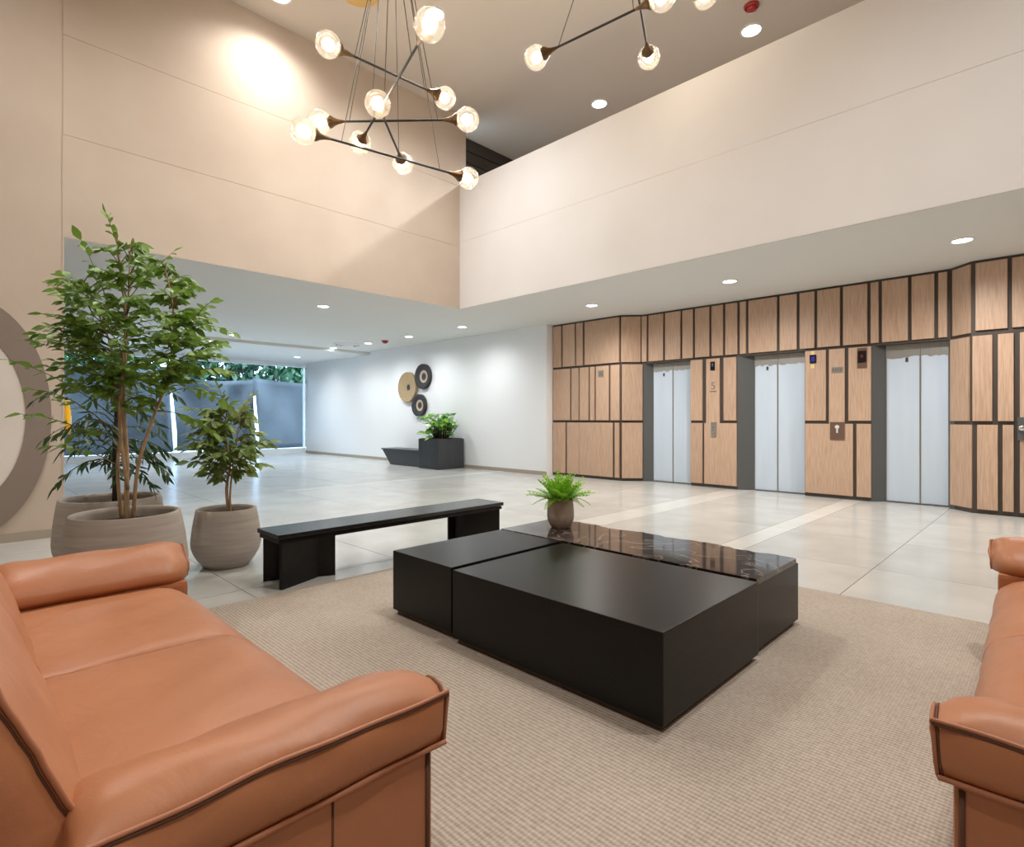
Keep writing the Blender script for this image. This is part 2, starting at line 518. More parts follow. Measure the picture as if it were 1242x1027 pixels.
# white wall at the back of the corridor
ww = struct(box('wall_white', XW, 9.6, 7.53, 18.4, 0, ZC, white_paint))
struct(box('baseboard_white', XW - 0.012, XW, 7.53, 18.4, 0, 0.075, base_m))
struct(box('wall_hall_left', -3.6, -3.4, -3.2, 18.4, 0, ZT, dark_wall))
struct(box('wall_behind', -3.4, 9.6, -3.4, -3.2, 0, ZT, dark_wall))

# ------------------------------------------------------------------ wood clad wall with the lift openings
XM = 9.05
wr = bmesh.new()
# left flat part, facet, header over doors, right facet, right flat part
prism(wr, [(8.82, 7.53), (8.82, 5.87), (9.08, 5.57), (9.6, 5.57), (9.6, 7.53)], 0, ZC)
prism(wr, [(9.08, 5.57), (9.08, 1.05), (9.6, 1.05), (9.6, 5.57)], 2.17, ZC)
prism(wr, [(9.08, 1.05), (8.84, 0.82), (8.84, -3.2), (9.6, -3.2), (9.6, 1.05)], 0, ZC)
wright = struct(finish('wall_right', wr, joint))
for nm, pts in (('reveal', [(9.085, 5.60), (9.068, 5.545), (9.2, 5.42), (9.3, 5.42), (9.3, 5.60)]),
                ('reveal', [(9.06, 4.60), (9.06, 3.795), (9.20, 3.575), (9.3, 3.575), (9.3, 4.64), (9.2, 4.64)]),
                ('reveal', [(9.06, 2.775), (9.06, 1.915), (9.20, 1.775), (9.3, 1.775), (9.3, 2.81), (9.2, 2.81)]),
                ('reveal', [(9.3, 1.0), (9.3, 1.075), (9.2, 1.075), (9.06, 1.055), (9.02, 1.0)])):
    b = bmesh.new()
    prism(b, pts, 0, 2.17)
    finish(nm, b, greymetal, wright)

panel_cache = {}


def panel(x, ya, yb, z0, z1):
    """one veneered panel facing -x, ya > yb"""
    bm = bmesh.new()
    bx(bm, x, x + 0.03, yb, ya, z0, z1, 0.003)
    finish('wood_panel', bm, wood, wright)


def facet_panel(p0, p1, z0, z1):
    """panel on a slanted facet from plan point p0 to p1"""
    bm = bmesh.new()
    a, b = Vector(p0), Vector(p1)
    d = (b - a).normalized()
    n = Vector((d.y, -d.x))
    if n.x < 0:
        n = -n
    prism(bm, [tuple(a), tuple(b), tuple(b + n * 0.03), tuple(a + n * 0.03)], z0, z1)
    finish('wood_panel', bm, wood, wright)


box('backing', 9.052, 9.06, 3.80, 4.60, 0.02, 2.17, joint, wright)
box('backing', 9.052, 9.06, 1.92, 2.775, 0.02, 2.17, joint, wright)
R_TOP, R_MID, R_LOW = (2.205, 3.045), (1.125, 2.16), (0.055, 1.08)
XL = 8.79
for a, b in [(7.513, 7.293), (7.249, 6.942), (6.905, 6.747), (6.697, 5.90)]:
    panel(XL, a, b, *R_TOP)
for a, b in [(7.505, 7.068), (7.026, 6.852), (6.818, 6.607), (6.565, 6.465), (6.424, 6.129), (6.087, 5.89)]:
    panel(XL, a, b, *R_MID)
for a, b in [(7.505, 7.185), (7.136, 6.838), (6.83, 6.041), (5.995, 5.90)]:
    panel(XL, a, b, *R_LOW)
facet_panel((8.80, 5.855), (9.03, 5.585), *R_TOP)
facet_panel((8.79, 5.83), (9.05, 5.555), *R_MID)
facet_panel((8.79, 5.83), (9.05, 5.555), *R_LOW)
mt = [5.60, 5.453, 5.117, 4.783, 4.548, 4.253, 4.016, 3.776, 3.636, 3.158, 2.870, 2.626, 2.289, 1.949, 1.814, 1.478, 1.193, 1.06]
for a, b in zip(mt[:-1], mt[1:]):
    panel(XM, a - 0.021, b + 0.021, R_TOP[0], R_TOP[1])
# pillar between the first and second lift: the middle board runs into the wide lower panel
panel(XM - 0.02, 4.60, 4.386, *R_MID)
panel(XM - 0.02, 4.015, 3.807, *R_MID)
panel(XM - 0.02, 4.60, 4.386, *R_LOW)


def tee_panel(x, ya, yb, yc, yd, zlow, zjoin, ztop):
    """lower wide panel (ya..yb) with an upright (yc..yd) running up out of it"""
    bm = bmesh.new()
    pts = [(ya, zlow), (yb, zlow), (yb, zjoin), (yd, zjoin), (yd, ztop), (yc, ztop), (yc, zjoin)]
    if abs(ya - yc) > 1e-4:
        pts.append((ya, zjoin))
    f = [bm.verts.new((x, y, z)) for y, z in pts]
    g = [bm.verts.new((x + 0.03, y, z)) for y, z in pts]
    bm.faces.new(f); bm.faces.new(g[::-1])
    for i in range(len(pts)):
        bm.faces.new((f[i], f[(i + 1) % len(pts)], g[(i + 1) % len(pts)], g[i]))
    bmesh.ops.recalc_face_normals(bm, faces=bm.faces[:])
    finish('wood_panel', bm, wood, wright)


tee_panel(XM - 0.02, 4.35, 3.80, 4.315, 4.085, R_LOW[0], R_LOW[1], R_MID[1])
panel(XM - 0.02, 2.766, 2.487, *R_MID)
panel(XM - 0.02, 2.195, 1.92, *R_MID)
tee_panel(XM - 0.02, 2.766, 2.14, 2.444, 2.244, R_LOW[0], R_LOW[1], R_MID[1])
panel(XM - 0.02, 2.094, 1.92, *R_LOW)
# right end
facet_panel((9.03, 1.025), (8.83, 0.835), *R_TOP)
facet_panel((9.05, 1.05), (8.84, 0.85), *R_MID)
facet_panel((9.05, 1.05), (8.83, 0.82), *R_LOW)
XR = 8.81
for a, b in [(0.777, 0.485), (0.444, 0.05), (0.0, -0.6)]:
    panel(XR, a, b, R_TOP[0] + 0.02, R_TOP[1])
for a, b in [(0.806, 0.622), (0.571, 0.431)]:
    panel(XR, a, b, *R_MID)
for a, b in [(0.762, 0.572), (0.528, 0.431)]:
    panel(XR, a, b, *R_LOW)
panel(XR, -0.66, -1.6, *R_MID); panel(XR, -0.66, -1.6, *R_LOW)
# service door with handle at the right edge
d4 = struct(box('door_4', XR + 0.012, XR + 0.028, -0.60, 0.392, 0.03, 2.19, joint))
box('door_leaf', XR, XR + 0.012, -0.58, 0.376, 1.125, 2.16, wood, d4)
box('door_leaf', XR, XR + 0.012, -0.58, 0.376, 0.055, 1.08, wood, d4)
hp = box('lock_plate', XR - 0.012, XR, 0.30, 0.395, 0.90, 1.17, greymetal, d4, 0.004)
bm = bmesh.new()
lathe(bm, [(0.0, 0), (0.030, 0.0), (0.034, 0.012), (0.034, 0.03), (0.012, 0.04), (0.012, 0.055), (0.03, 0.06), (0.036, 0.08), (0.026, 0.10), (0, 0.102)], 20, M=Matrix.Translation((XR - 0.012, 0.352, 1.045)) @ align_z((-1, 0, 0)))
finish('door_knob', bm, chrome, hp, True)

# lift doors: two leaves with a ragged protective film, header strip
for k, (ya, ym, yb, ztop) in enumerate([(5.42, 5.02, 4.645, 2.015), (3.575, 3.215, 2.81, 1.995), (1.775, 1.384, 1.075, 1.985)]):
    d = struct(box('door_%d' % (k + 1), XD + 0.02, XD + 0.06, yb, ya, 0.0, 2.17, greymetal))
    for (a, b) in ((ya, ym), (ym, yb)):
        lf = box('door_leaf', XD, XD + 0.02, b + 0.002, a - 0.002, 0.012, 2.168, steel, d)
        bm = bmesh.new()
        rng = random.Random(k * 10 + int(a * 100))
        n = 9
        top = [ztop + rng.uniform(-0.012, 0.02) for _ in range(n + 1)]
        fr, bk = [], []
        for i in range(n + 1):
            y = a - 0.012 - (a - b - 0.024) * i / n
            fr.append((bm.verts.new((XD - 0.003, y, 0.02)), bm.verts.new((XD - 0.003, y, top[i]))))
            bk.append((bm.verts.new((XD, y, 0.02)), bm.verts.new((XD, y, top[i]))))
        for i in range(n):
            bm.faces.new((fr[i][0], fr[i + 1][0], fr[i + 1][1], fr[i][1]))
            bm.faces.new((bk[i][1], bk[i + 1][1], bk[i + 1][0], bk[i][0]))
            bm.faces.new((fr[i][1], fr[i + 1][1], bk[i + 1][1], bk[i][1]))
        finish('protective_film', bm, film, lf)
    ym_ = (5.20, 3.372, 1.533)[k]
    box('tape_tab', XD - 0.008, XD - 0.003, ym_ - 0.016, ym_ + 0.016, 1.925, 1.985, joint, d)
    box('sill', XD - 0.02, XD + 0.02, yb, ya, 0.0, 0.010, greymetal, d)

# call plates, displays and signs on the pillars
XF = XM - 0.02


def plate(name, y0, y1, z0, z1, m, label, cat, t=0.012):
    o = box(name, XF - t, XF, y0, y1, z0, z1, m, None, 0.003)
    tag(o, label, cat)
    return o


def text(body, size, loc, m, parent, name='lettering'):
    cu = bpy.data.curves.new(name, 'FONT')
    cu.body = body; cu.size = size; cu.align_x = 'CENTER'; cu.align_y = 'CENTER'; cu.extrude = 0.001
    cu.materials.append(m)
    tmp = bpy.data.objects.new(name, cu)
    COL.objects.link(tmp)
    bpy.context.view_layer.update()
    me = bpy.data.meshes.new_from_object(tmp)
    bpy.data.objects.remove(tmp)
    o = link(name, me, parent, loc)
    o.rotation_euler = (math.radians(90), 0, math.radians(-90))
    return o


p = plate('call_plate', 4.14, 4.228, 0.85, 1.095, plate_grey, 'slim grey call button plate on the pillar nearest the white wall', 'button plate')
for zz in (1.01, 0.93):
    bm = bmesh.new(); lathe(bm, [(0.016, 0), (0.016, 0.006), (0.012, 0.009), (0, 0.009)], 16, M=Matrix.Translation((XF - 0.012, 4.184, zz)) @ align_z((-1, 0, 0)))
    finish('button', bm, chrome, p)
p = plate('floor_display', 4.162, 4.238, 1.965, 2.11, black_gloss, 'small black floor display above the number sign, pillar nearest the white wall', 'display')
box('screen', XF - 0.0135, XF - 0.012, 4.185, 4.215, 2.03, 2.08, greymetal, p)
p = box('floor_number', XF - 0.003, XF - 0.0005, 4.135, 4.25, 1.60, 1.62, sign_ink)
tag(p, 'grey number five sign with an underline on the pillar nearest the white wall', 'sign')
text('5', 0.17, (XF - 0.002, 4.193, 1.70), sign_ink, p)
p = plate('call_plate', 2.243, 2.427, 0.85, 1.105, plate_brown, 'square brown call plate with pale mark between second and third lifts', 'button plate')
bm = bmesh.new()
lathe(bm, [(0.028, 0), (0.028, 0.004), (0.018, 0.006), (0, 0.006)], 20, M=Matrix.Translation((XF - 0.012, 2.335, 1.035)) @ align_z((-1, 0, 0)))
bx(bm, XF - 0.017, XF - 0.012, 2.325, 2.345, 0.95, 1.015)
finish('key_mark', bm, pale_ink, p)
p = plate('floor_display', 2.612, 2.70, 1.975, 2.10, black_gloss, 'black display with purple screen on the pillar left of the third lift', 'display')
box('screen', XF - 0.0135, XF - 0.012, 2.63, 2.682, 2.0, 2.075, purple_scr, p)
box('sticker', XF - 0.010, XF, 2.63, 2.685, 2.10, 2.155, sticker, p)
box('sticker', XF - 0.010, XF, 2.63, 2.685, 1.90, 1.955, sticker, p)
p = plate('floor_display', 1.975, 2.075, 1.94, 2.105, black_gloss, 'black display on a brown backing plate, right upper board of second pillar', 'display')
box('screen', XF - 0.0135, XF - 0.012, 2.015, 2.035, 2.01, 2.05, red_scr, p)
box('backing_plate', XF - 0.005, XF - 0.0005, 1.965, 2.085, 1.86, 2.145, plate_brown, p)
p = plate('lift_sign', 2.262, 2.412, 1.815, 1.90, plate_grey, 'small grey lettered sign on the narrow middle board of second pillar', 'sign', 0.006)
for k in range(4):
    box('letter', XF - 0.0075, XF - 0.006, 2.28 + k * 0.032, 2.302 + k * 0.032, 1.835, 1.88, sign_ink, p)
p = box('room_sign', XL - 0.008, XL, 6.243, 6.365, 1.955, 2.075, plate_grey)
tag(p, 'little square grey sign on the wood cladding left of first lift', 'sign')
box('sign_face', XL - 0.0095, XL - 0.008, 6.262, 6.346, 1.975, 2.055, sign_ink, p)

# ------------------------------------------------------------------ far opening with glass, ground and screen outside
YG = 18.4
win = struct(empty('window_1', (0, YG, 0)))
for x0, x1, z0, z1 in ((0.0, 8.62, 2.90, ZC - 0.07), (0.0, 8.62, 0.0, 0.17)):
    box('window_frame', x0, x1, 0, 0.15, z0, z1, frame_w, win)
for x in (0.0, 8.56):
    box('window_frame', x, x + 0.05, 0.04, 0.10, 0.17, 2.90, frame_w, win)
for x in (0.05, 2.92, 5.80):
    box('window_pane', x, x + 2.82 if x < 5.7 else 8.56, 0.065, 0.072, 0.17, 2.90, glass_m, win)
struct(box('wall_hall_end', -3.4, 0.0, YG, YG + 0.15, 0, ZC, white_paint))
struct(box('ground_outside', -40, 60, YG + 0.15, 70, -0.3, -0.02, concrete_out))


def tarp(x0, x1, ztop, seed, label):
    yb = 22.2 + 0.55 * (seed % 2)
    rng = random.Random(seed)
    bm = bmesh.new()
    nx, nz = 26, 14
    g = []
    for i in range(nx + 1):
        rowv = []
        for j in range(nz + 1):
            u, v = i / nx, j / nz
            x = x0 + (x1 - x0) * u
            sag = 0.18 * math.sin(math.pi * u)
            z = (ztop - sag) * v
            y = yb + 0.06 * math.sin(9 * u + 3 * v + seed) + 0.05 * math.sin(17 * u * (1 - 0.5 * v) + 2 * seed) + 0.10 * math.sin(6 * v + 5 * math.sin(math.pi * u)) * v
            rowv.append(bm.verts.new((x, y, z)))
        g.append(rowv)
    for i in range(nx):
        for j in range(nz):
            bm.faces.new((g[i][j], g[i + 1][j], g[i + 1][j + 1], g[i][j + 1]))
    o = finish('tarp_screen', bm, tarp_m, None, True)
    so = o.modifiers.new('thick', 'SOLIDIFY'); so.thickness = 0.01
    tag(o, label, 'tarp', None)
    xf = {2: 5.58, 4: 8.36}.get(seed)
    if xf:
        b2 = bmesh.new()
        tube(b2, [(xf, yb - 0.26, 0.0), (xf - 0.03, yb - 0.28, 0.7), (xf - 0.08, yb - 0.27, 1.4), (xf - 0.13, yb - 0.28, 2.05)], [0.05, 0.07, 0.055, 0.04], 6)
        finish('pale_fold', b2, tarp_pale, o, True)


tarp(-6.0, 2.1, 3.1, 1, 'dark blue tarp outside behind the tall potted tree')
tarp(1.8, 5.55, 3.0, 2, 'dark blue tarp outside in the middle of the glazed opening')
tarp(5.3, 8.7, 2.75, 3, 'dark blue tarp outside just left of its last pale fold')
tarp(8.30, 14.0, 2.75, 4, 'dark blue tarp outside beside the end of the white wall')


def blob_leaves(name, cx, cy, cz, rx, ry, rz, n, size, m, seed, label, trunk=True):
    rng = random.Random(seed)
    root = empty(name, (cx, cy, 0))
    bm = bmesh.new()
    for _ in range(n):
        while True:
            p = Vector((rng.uniform(-1, 1), rng.uniform(-1, 1), rng.uniform(-1, 1)))
            if p.length < 1.4:
                break
        c = Vector((p.x * rx, p.y * ry, cz + p.z * rz))
        q = Euler((rng.uniform(0, 6.3), rng.uniform(0, 6.3), rng.uniform(0, 6.3))).to_matrix()
        s = size * rng.uniform(0.6, 1.3)
        vs = [bm.verts.new(c + q @ Vector(v) * s) for v in ((-1, 0, 0), (0, -0.45, 0.1), (1, 0, 0), (0, 0.45, 0.1))]
        bm.faces.new(vs)
    f = finish('foliage', bm, m, root)
    f['kind'] = 'stuff'
    bm = bmesh.new()
    tube(bm, [(0, 0, -0.02), (0.1, 0, cz * 0.6), (0, 0.1, cz)], [0.15, 0.11, 0.05], 8)
    finish('trunk', bm, bark_dark, root)
    tag(root, label, 'tree')


out_labels = ['leafy tree beyond the tarps, behind the jamb of the tan wall', 'leafy tree beyond the tarps, seen through the tall potted tree',
              'bright leafy tree beyond the tarps, between the two potted trees', 'leafy tree beyond the tarps, above the small potted tree',
              'leafy tree beyond the tarps, beside the end of the white wall']
for k, x in enumerate((-3.6, 0.3, 4.2, 8.1, 12.0)):
    blob_leaves('garden_tree', x, 25.5, 3.4, 1.72, 1.2, 2.5, 3600, 0.23, leaf_out, 50 + k, out_labels[k])

# ------------------------------------------------------------------ ceiling lights
DL = {}


def downlight(x, y, z, r, power, label, cool=False, wide=150, light=True):
    root = empty('ceiling_light', (x, y, z))
    key = (round(r, 3), cool)
    if key not in DL:
        b = bmesh.new(); lathe(b, [(r * 0.82, -0.004), (r * 0.86, -0.012), (r, -0.010), (r * 1.02, 0.0)], 28)
        m1 = bpy.data.meshes.new('trim_ring'); b.to_mesh(m1); b.free(); m1.materials.append(trimw)
        b = bmesh.new(); lathe(b, [(r * 0.84, 0.0), (r * 0.83, -0.004), (0, -0.005)], 28)
        m2 = bpy.data.meshes.new('diffuser'); b.to_mesh(m2); b.free(); m2.materials.append(disc_cool if cool else disc_m)
        DL[key] = (m1, m2)
    link('trim_ring', DL[key][0], root)
    link('diffuser', DL[key][1], root)
    if light:
        ld = bpy.data.lights.new('lamp', 'SPOT')
        ld.energy = power
        ld.spot_size = math.radians(wide)
        ld.spot_blend = 1.0
        ld.shadow_soft_size = r * 0.7
        ld.color = (0.95, 0.98, 1.0) if cool else (1.0, 0.97, 0.92)
        lo = bpy.data.objects.new('lamp', ld)
        COL.objects.link(lo)
        lo.parent = root
        lo.location = (0, 0, -0.03)
    tag(root, label, 'light', 'round recessed ceiling lights')
    return root


low = [(7.70, -1.60, 'round recessed light over the wood wall, outside the right edge of view', 0),
       (7.70, 0.79, 'round recessed light in front of the wood wall right of the third lift', 0),
       (7.71, 3.34, 'round recessed light in front of the second lift', 0),
       (7.70, 5.71, 'round recessed light in front of the first lift', 0),
       (7.60, 8.98, 'round recessed light along the white wall, nearest the peach corner', 1),
       (7.60, 10.91, 'round recessed light along the white wall, second from the peach corner', 1),
       (7.55, 12.62, 'round recessed light along the white wall, between red detector and round vent', 1),
       (7.40, 14.10, 'round recessed light along the white wall, just beyond the round vent', 1),
       (7.40, 16.38, 'round recessed light along the white wall, last before the glazed opening', 1),
       (4.53, 9.02, 'large looking recessed light alone under the middle of the tan beam', 1),
       (4.64, 13.56, 'recessed light just right of the tall tree crown in the hall ceiling', 1),
       (4.43, 14.20, 'recessed light peeping out at the right edge of the tall tree crown', 1),
       (1.40, 8.94, 'recessed light shining through the upper left of the tall tree', 1),
       (1.56, 13.69, 'recessed light beside the jamb of the tan wall, left of the tall tree', 1)]
for x, y, lab, cool in low:
    zz = ZC if y < 14.3 else ZC - 0.07
    if abs(y - 14.2) < 0.2:
        y = 14.15 if y < 14.2 else 14.5
        zz = ZC if y < 14.3 else ZC - 0.07
    downlight(x, y, zz, 0.105, P_LOW * (0.82 if cool else 1.35), lab, bool(cool), 165)
high = [(2.73, 6.50, 'bright recessed light close to the tan wall, high atrium ceiling', 0),
        (4.18, 5.46, 'bright recessed light behind a globe of the full chandelier', 1),
        (7.18, 5.18, 'bright recessed light over the parapet nearest the dark panelling', 1),
        (7.18, 2.83, 'bright recessed light over the parapet beside the red detector', 1),
        (7.18, 0.48, 'recessed light over the parapet out of view to the right', 1),
        (0.4, 5.0, 'added recessed light in the high ceiling, out of view above the tall tree', 0),  # from here on: unseen lamps added to brighten the atrium
        (2.9, 1.2, 'added unseen recessed light in the high ceiling above the coffee table', 0),
        (3.4, -0.6, 'added unseen recessed light in the high ceiling in front of the lifts', 0),
        (-0.9, -1.2, 'added unseen fill light in the high ceiling behind the camera', 0)]  # unseen lamp added as fill from behind the view
for x, y, lab, cool in high:
    downlight(x, y, ZT, 0.13, P_HIGH * (2.0 if x > 7 else 0.6 if y > 6 else 1.0), lab, bool(cool), 168 if x > 7 else 150)

# red fire detectors
for x, y, z, lab in ((6.75, 2.66, ZT, 'red detector on the high ceiling beside a recessed light'), (7.60, 11.92, ZC, 'red detector on the hall ceiling along the white wall')):
    root = empty('fire_detector', (x, y, z))
    bm = bmesh.new(); lathe(bm, [(0.085, 0), (0.085, -0.02), (0.07, -0.035)], 24); finish('detector_base', bm, redp, root, True)
    bm = bmesh.new(); lathe(bm, [(0.06, -0.03), (0.055, -0.06), (0.03, -0.07), (0, -0.07)], 24); finish('sensor_head', bm, redp, root, True)
    tag(root, lab, 'detector')
# round air diffuser
root = empty('air_vent', (7.3, 13.2, ZC))
for r0, r1, dz in ((0.36, 0.30, -0.015), (0.26, 0.20, -0.03), (0.16, 0.0, -0.045)):
    bm = bmesh.new(); lathe(bm, [(r0, 0.0), (r0, dz), (max(r1, 1e-7), dz - 0.012)], 32); finish('vent_ring', bm, trimw, root)
bm = bmesh.new(); lathe(bm, [(0.33, -0.002), (0, -0.002)], 32); finish('vent_throat', bm, greymetal, root)
tag(root, 'round stepped air vent in the hall ceiling by the white wall', 'vent')

# ------------------------------------------------------------------ chandeliers
GR = 0.116


def sph(bm, c, r, u=20, v=12):
    g = bmesh.ops.create_uvsphere(bm, u_segments=u, v_segments=v, radius=r)
    bmesh.ops.translate(bm, vec=Vector(c), verts=g['verts'])


def chandelier(label, canopy, bars, name='chandelier', gold_r=0.16):
    cx, cy, cz = canopy
    root = empty(name, canopy)
    C = Vector(canopy)
    bm = bmesh.new(); lathe(bm, [(0, 0), (gold_r, 0), (gold_r, -0.03), (gold_r * 0.9, -0.045), (0, -0.045)], 36)
    finish('canopy', bm, gold, root)
    for a, b in bars:
        a, b = Vector(a) - C, Vector(b) - C
        d = (b - a).normalized()
        # globe centres are a and b; the rod runs between the two caps
        bm = bmesh.new()
        tube(bm, [a + d * (GR + 0.1), b - d * (GR + 0.1)], 0.011, 8)
        rod = finish('bar', bm, rodm, root)
        for c, s in ((a, 1), (b, -1)):
            dd = d * s
            M = Matrix.Translation(c) @ align_z(dd)
            bm = bmesh.new()
            lathe(bm, [(0.0, 0.085), (0.062, GR - 0.022), (0.058, GR + 0.002), (0.038, GR + 0.03), (0.022, GR + 0.075), (0.013, GR + 0.13), (0, GR + 0.135)], 20, M=M)
            finish('cap', bm, brass, rod, True)
            bm = bmesh.new(); sph(bm, c, GR, 28, 16)
            finish('globe', bm, globe_m, rod, True)
            bm = bmesh.new(); sph(bm, c + dd * 0.012, 0.05, 16, 10)
            finish('bulb', bm, bulb_m, rod, True)
        for t in (0.2, 0.8):
            p = a.lerp(b, t)
            h = Vector((p.x, p.y, 0)).normalized() * gold_r * 0.6 if Vector((p.x, p.y, 0)).length > 1e-4 else Vector()
            bm = bmesh.new()
            tube(bm, [p, (h.x, h.y, -0.045)], 0.0042, 5)
            finish('wire', bm, wirem, root)
    tag(root, label, 'chandelier')
    return root


def shrink(a, b, s):
    """scale a bar about the camera height so that it stays level and keeps its direction"""
    return (a, b)


bars1 = [((2.48, 4.842, 4.608), (3.782, 4.753, 4.608)),
         ((2.503, 3.329, 4.053), (3.058, 5.268, 4.053)),
         ((2.64, 5.327, 4.134), (3.653, 4.237, 4.134)),
         ((2.29, 4.94, 3.774), (4.001, 4.627, 3.774)),
         ((2.72, 4.385, 3.975), (3.55, 5.203, 3.975))]
chandelier('black chandelier of crossed bars with glowing globes hanging left of the peach corner', (3.163, 4.823, ZT), bars1)
bars2 = [((4.154, 3.771, 4.769), (4.314, 2.457, 4.769)),
         ((5.165, 3.096, 4.926), (3.919, 2.508, 4.926)),
         ((5.211, 2.503, 5.282), (3.913, 3.062, 5.282))]
chandelier('second black globe chandelier, cut off by the top of the photo', (4.374, 2.95, ZT), bars2)
# gold ceiling plate beside the first chandelier's wires
root = empty('ceiling_plate', (3.36, 5.80, ZT))
bm = bmesh.new(); lathe(bm, [(0, 0), (0.22, 0), (0.22, -0.02), (0.20, -0.03), (0, -0.03)], 40)
finish('plate_disc', bm, gold, root)
bm = bmesh.new(); lathe(bm, [(0, -0.03), (0.02, -0.03), (0.02, -0.045), (0, -0.05)], 16)
finish('plate_screw', bm, brass, root)
tag(root, 'round gold plate on the high ceiling above the full chandelier', 'ceiling plate')

# ------------------------------------------------------------------ flat oval disc with a ring at the left edge
root = empty('wall_disc', (0.14, YT, 1.17))


def oval_ring(a0, b0, a1, b1, y0, y1, ox=0.0):
    bm = bmesh.new()
    n = 64
    R = []
    for k in range(n):
        t = 2 * math.pi * k / n
        R.append([bm.verts.new((math.cos(t) * a0, y0, math.sin(t) * b0)), bm.verts.new((math.cos(t) * a0, y1, math.sin(t) * b0)),
                  bm.verts.new((ox + math.cos(t) * a1, y1, math.sin(t) * b1)), bm.verts.new((ox + math.cos(t) * a1, y0, math.sin(t) * b1))])
    for k in range(n):
        p, q = R[k], R[(k + 1) % n]
        for i in range(4):
            bm.faces.new((p[i], p[(i + 1) % 4], q[(i + 1) % 4], q[i]))
    bmesh.ops.recalc_face_normals(bm, faces=bm.faces[:])
    return bm


finish('rim', oval_ring(0.575, 1.08, 0.385, 0.76, -0.03, 0.0, 0.0), taupe, root)
bm = bmesh.new()
n = 64
fr = [bm.verts.new((math.cos(2 * math.pi * k / n) * 0.386, -0.024, math.sin(2 * math.pi * k / n) * 0.761)) for k in range(n)]
bk = [bm.verts.new((math.cos(2 * math.pi * k / n) * 0.386, 0.0, math.sin(2 * math.pi * k / n) * 0.761)) for k in range(n)]
bm.faces.new(fr); bm.faces.new(bk[::-1])
for k in range(n):
    bm.faces.new((fr[k], bk[k], bk[(k + 1) % n], fr[(k + 1) % n]))
bmesh.ops.recalc_face_normals(bm, faces=bm.faces[:])
finish('face', bm, cream_disc, root)
tag(root, 'rounded cream wall disc with a broad taupe rim on the tan wall', 'wall decor')

# yellow dispenser on the side of the opening
root = empty('wall_dispenser', (0.85, YT + 0.14, 1.0))
bm = bmesh.new(); lathe(bm, [(0, 0), (0.034, 0.0), (0.036, 0.02), (0.036, 0.22), (0.028, 0.26), (0.026, 0.30), (0.030, 0.305), (0.030, 0.335), (0.0, 0.34)], 20)
finish('bottle', bm, yellow, root, True)
bm = bmesh.new(); lathe(bm, [(0.014, 0.335), (0.014, 0.37), (0, 0.372)], 12); finish('cap', bm, rodm, root)
box('label_strip', 0.024, 0.038, -0.02, 0.02, 0.05, 0.18, trimw, root)
box('bracket', -0.036, -0.02, -0.03, 0.03, 0.04, 0.28, trimw, root)
tag(root, 'narrow yellow dispenser with a dark top on the side of the tan opening', 'dispenser')

# ------------------------------------------------------------------ rug
rug = box('rug', -1.9, 4.08, -2.2, 3.66, 0.0005, 0.012, rug_m, None, 0.003)
tag(rug, 'large ribbed beige rug under the sofas and black coffee table', 'rug')

# ------------------------------------------------------------------ coffee table: three black blocks
ZR = 0.012


def table_block(name, x0, x1, y0, y1, zt, label, topmat=None):
    root = empty(name, ((x0 + x1) / 2, (y0 + y1) / 2, ZR))
    hx, hy, h = (x1 - x0) / 2, (y1 - y0) / 2, zt - ZR
    box('plinth', -hx + 0.02, hx - 0.02, -hy + 0.02, hy - 0.02, 0, 0.028, joint, root)
    tt = 0.03
    box('body', -hx, hx, -hy, hy, 0.026, h - (tt if topmat else 0.0), blackwood, root, 0.004)
    tag(root, label, 'coffee table')
    return root, hx, hy, h


table_block('coffee_table', 1.815, 2.695, 1.03, 2.22, 0.38, 'largest black wooden coffee table block, at the front of its group')
table_block('coffee_table', 1.84, 2.72, 2.262, 2.80, 0.38, 'smaller square black wooden coffee table block at the left')
root, hx, hy, h = table_block('coffee_table', 2.74, 3.33, 1.055, 2.815, 0.38, 'long black coffee table block topped with dark veined marble', marble)
bm = bmesh.new()
rng = random.Random(3)
nb = 46
front, back = [], []
for i in range(nb + 1):
    y = -hy + 2 * hy * i / nb
    front.append((-hx, y))
    back.append((hx - 0.012 + 0.014 * math.sin(i * 0.55) + rng.uniform(-0.012, 0.012) - 0.02 * max(0, math.sin(i * 0.21 + 1)), y))
t0, t1 = h - 0.03, h
vf = [(bm.verts.new((x, y, t0)), bm.verts.new((x, y, t1))) for x, y in front]
vb = [(bm.verts.new((x + 0.006, y, t0)), bm.verts.new((x, y, t1))) for x, y in back]
for i in range(nb):
    bm.faces.new((vf[i][1], vb[i][1], vb[i + 1][1], vf[i + 1][1]))
    bm.faces.new((vf[i][0], vf[i + 1][0], vb[i + 1][0], vb[i][0]))
    bm.faces.new((vf[i][0], vf[i][1], vf[i + 1][1], vf[i + 1][0]))
    bm.faces.new((vb[i][0], vb[i + 1][0], vb[i + 1][1], vb[i][1]))
bm.faces.new((vf[0][0], vb[0][0], vb[0][1], vf[0][1]))
bm.faces.new((vf[-1][0], vf[-1][1], vb[-1][1], vb[-1][0]))
bmesh.ops.recalc_face_normals(bm, faces=bm.faces[:])
o = finish('marble_top', bm, marble, root)
o['label'] = 'polished dark marble top with pale veins and a chipped back edge'

# ------------------------------------------------------------------ bench
root = empty('bench', (1.55, 3.72, 0))
box('seat', 0, 2.10, 0, 0.355, 0.345, 0.375, bench_wood, root, 0.003)
box('lower_board', 0.012, 2.088, 0.012, 0.343, 0.312, 0.338, blackwood, root, 0.003)
box('shadow_gap', 0.03, 2.07, 0.03, 0.325, 0.336, 0.347, joint, root)


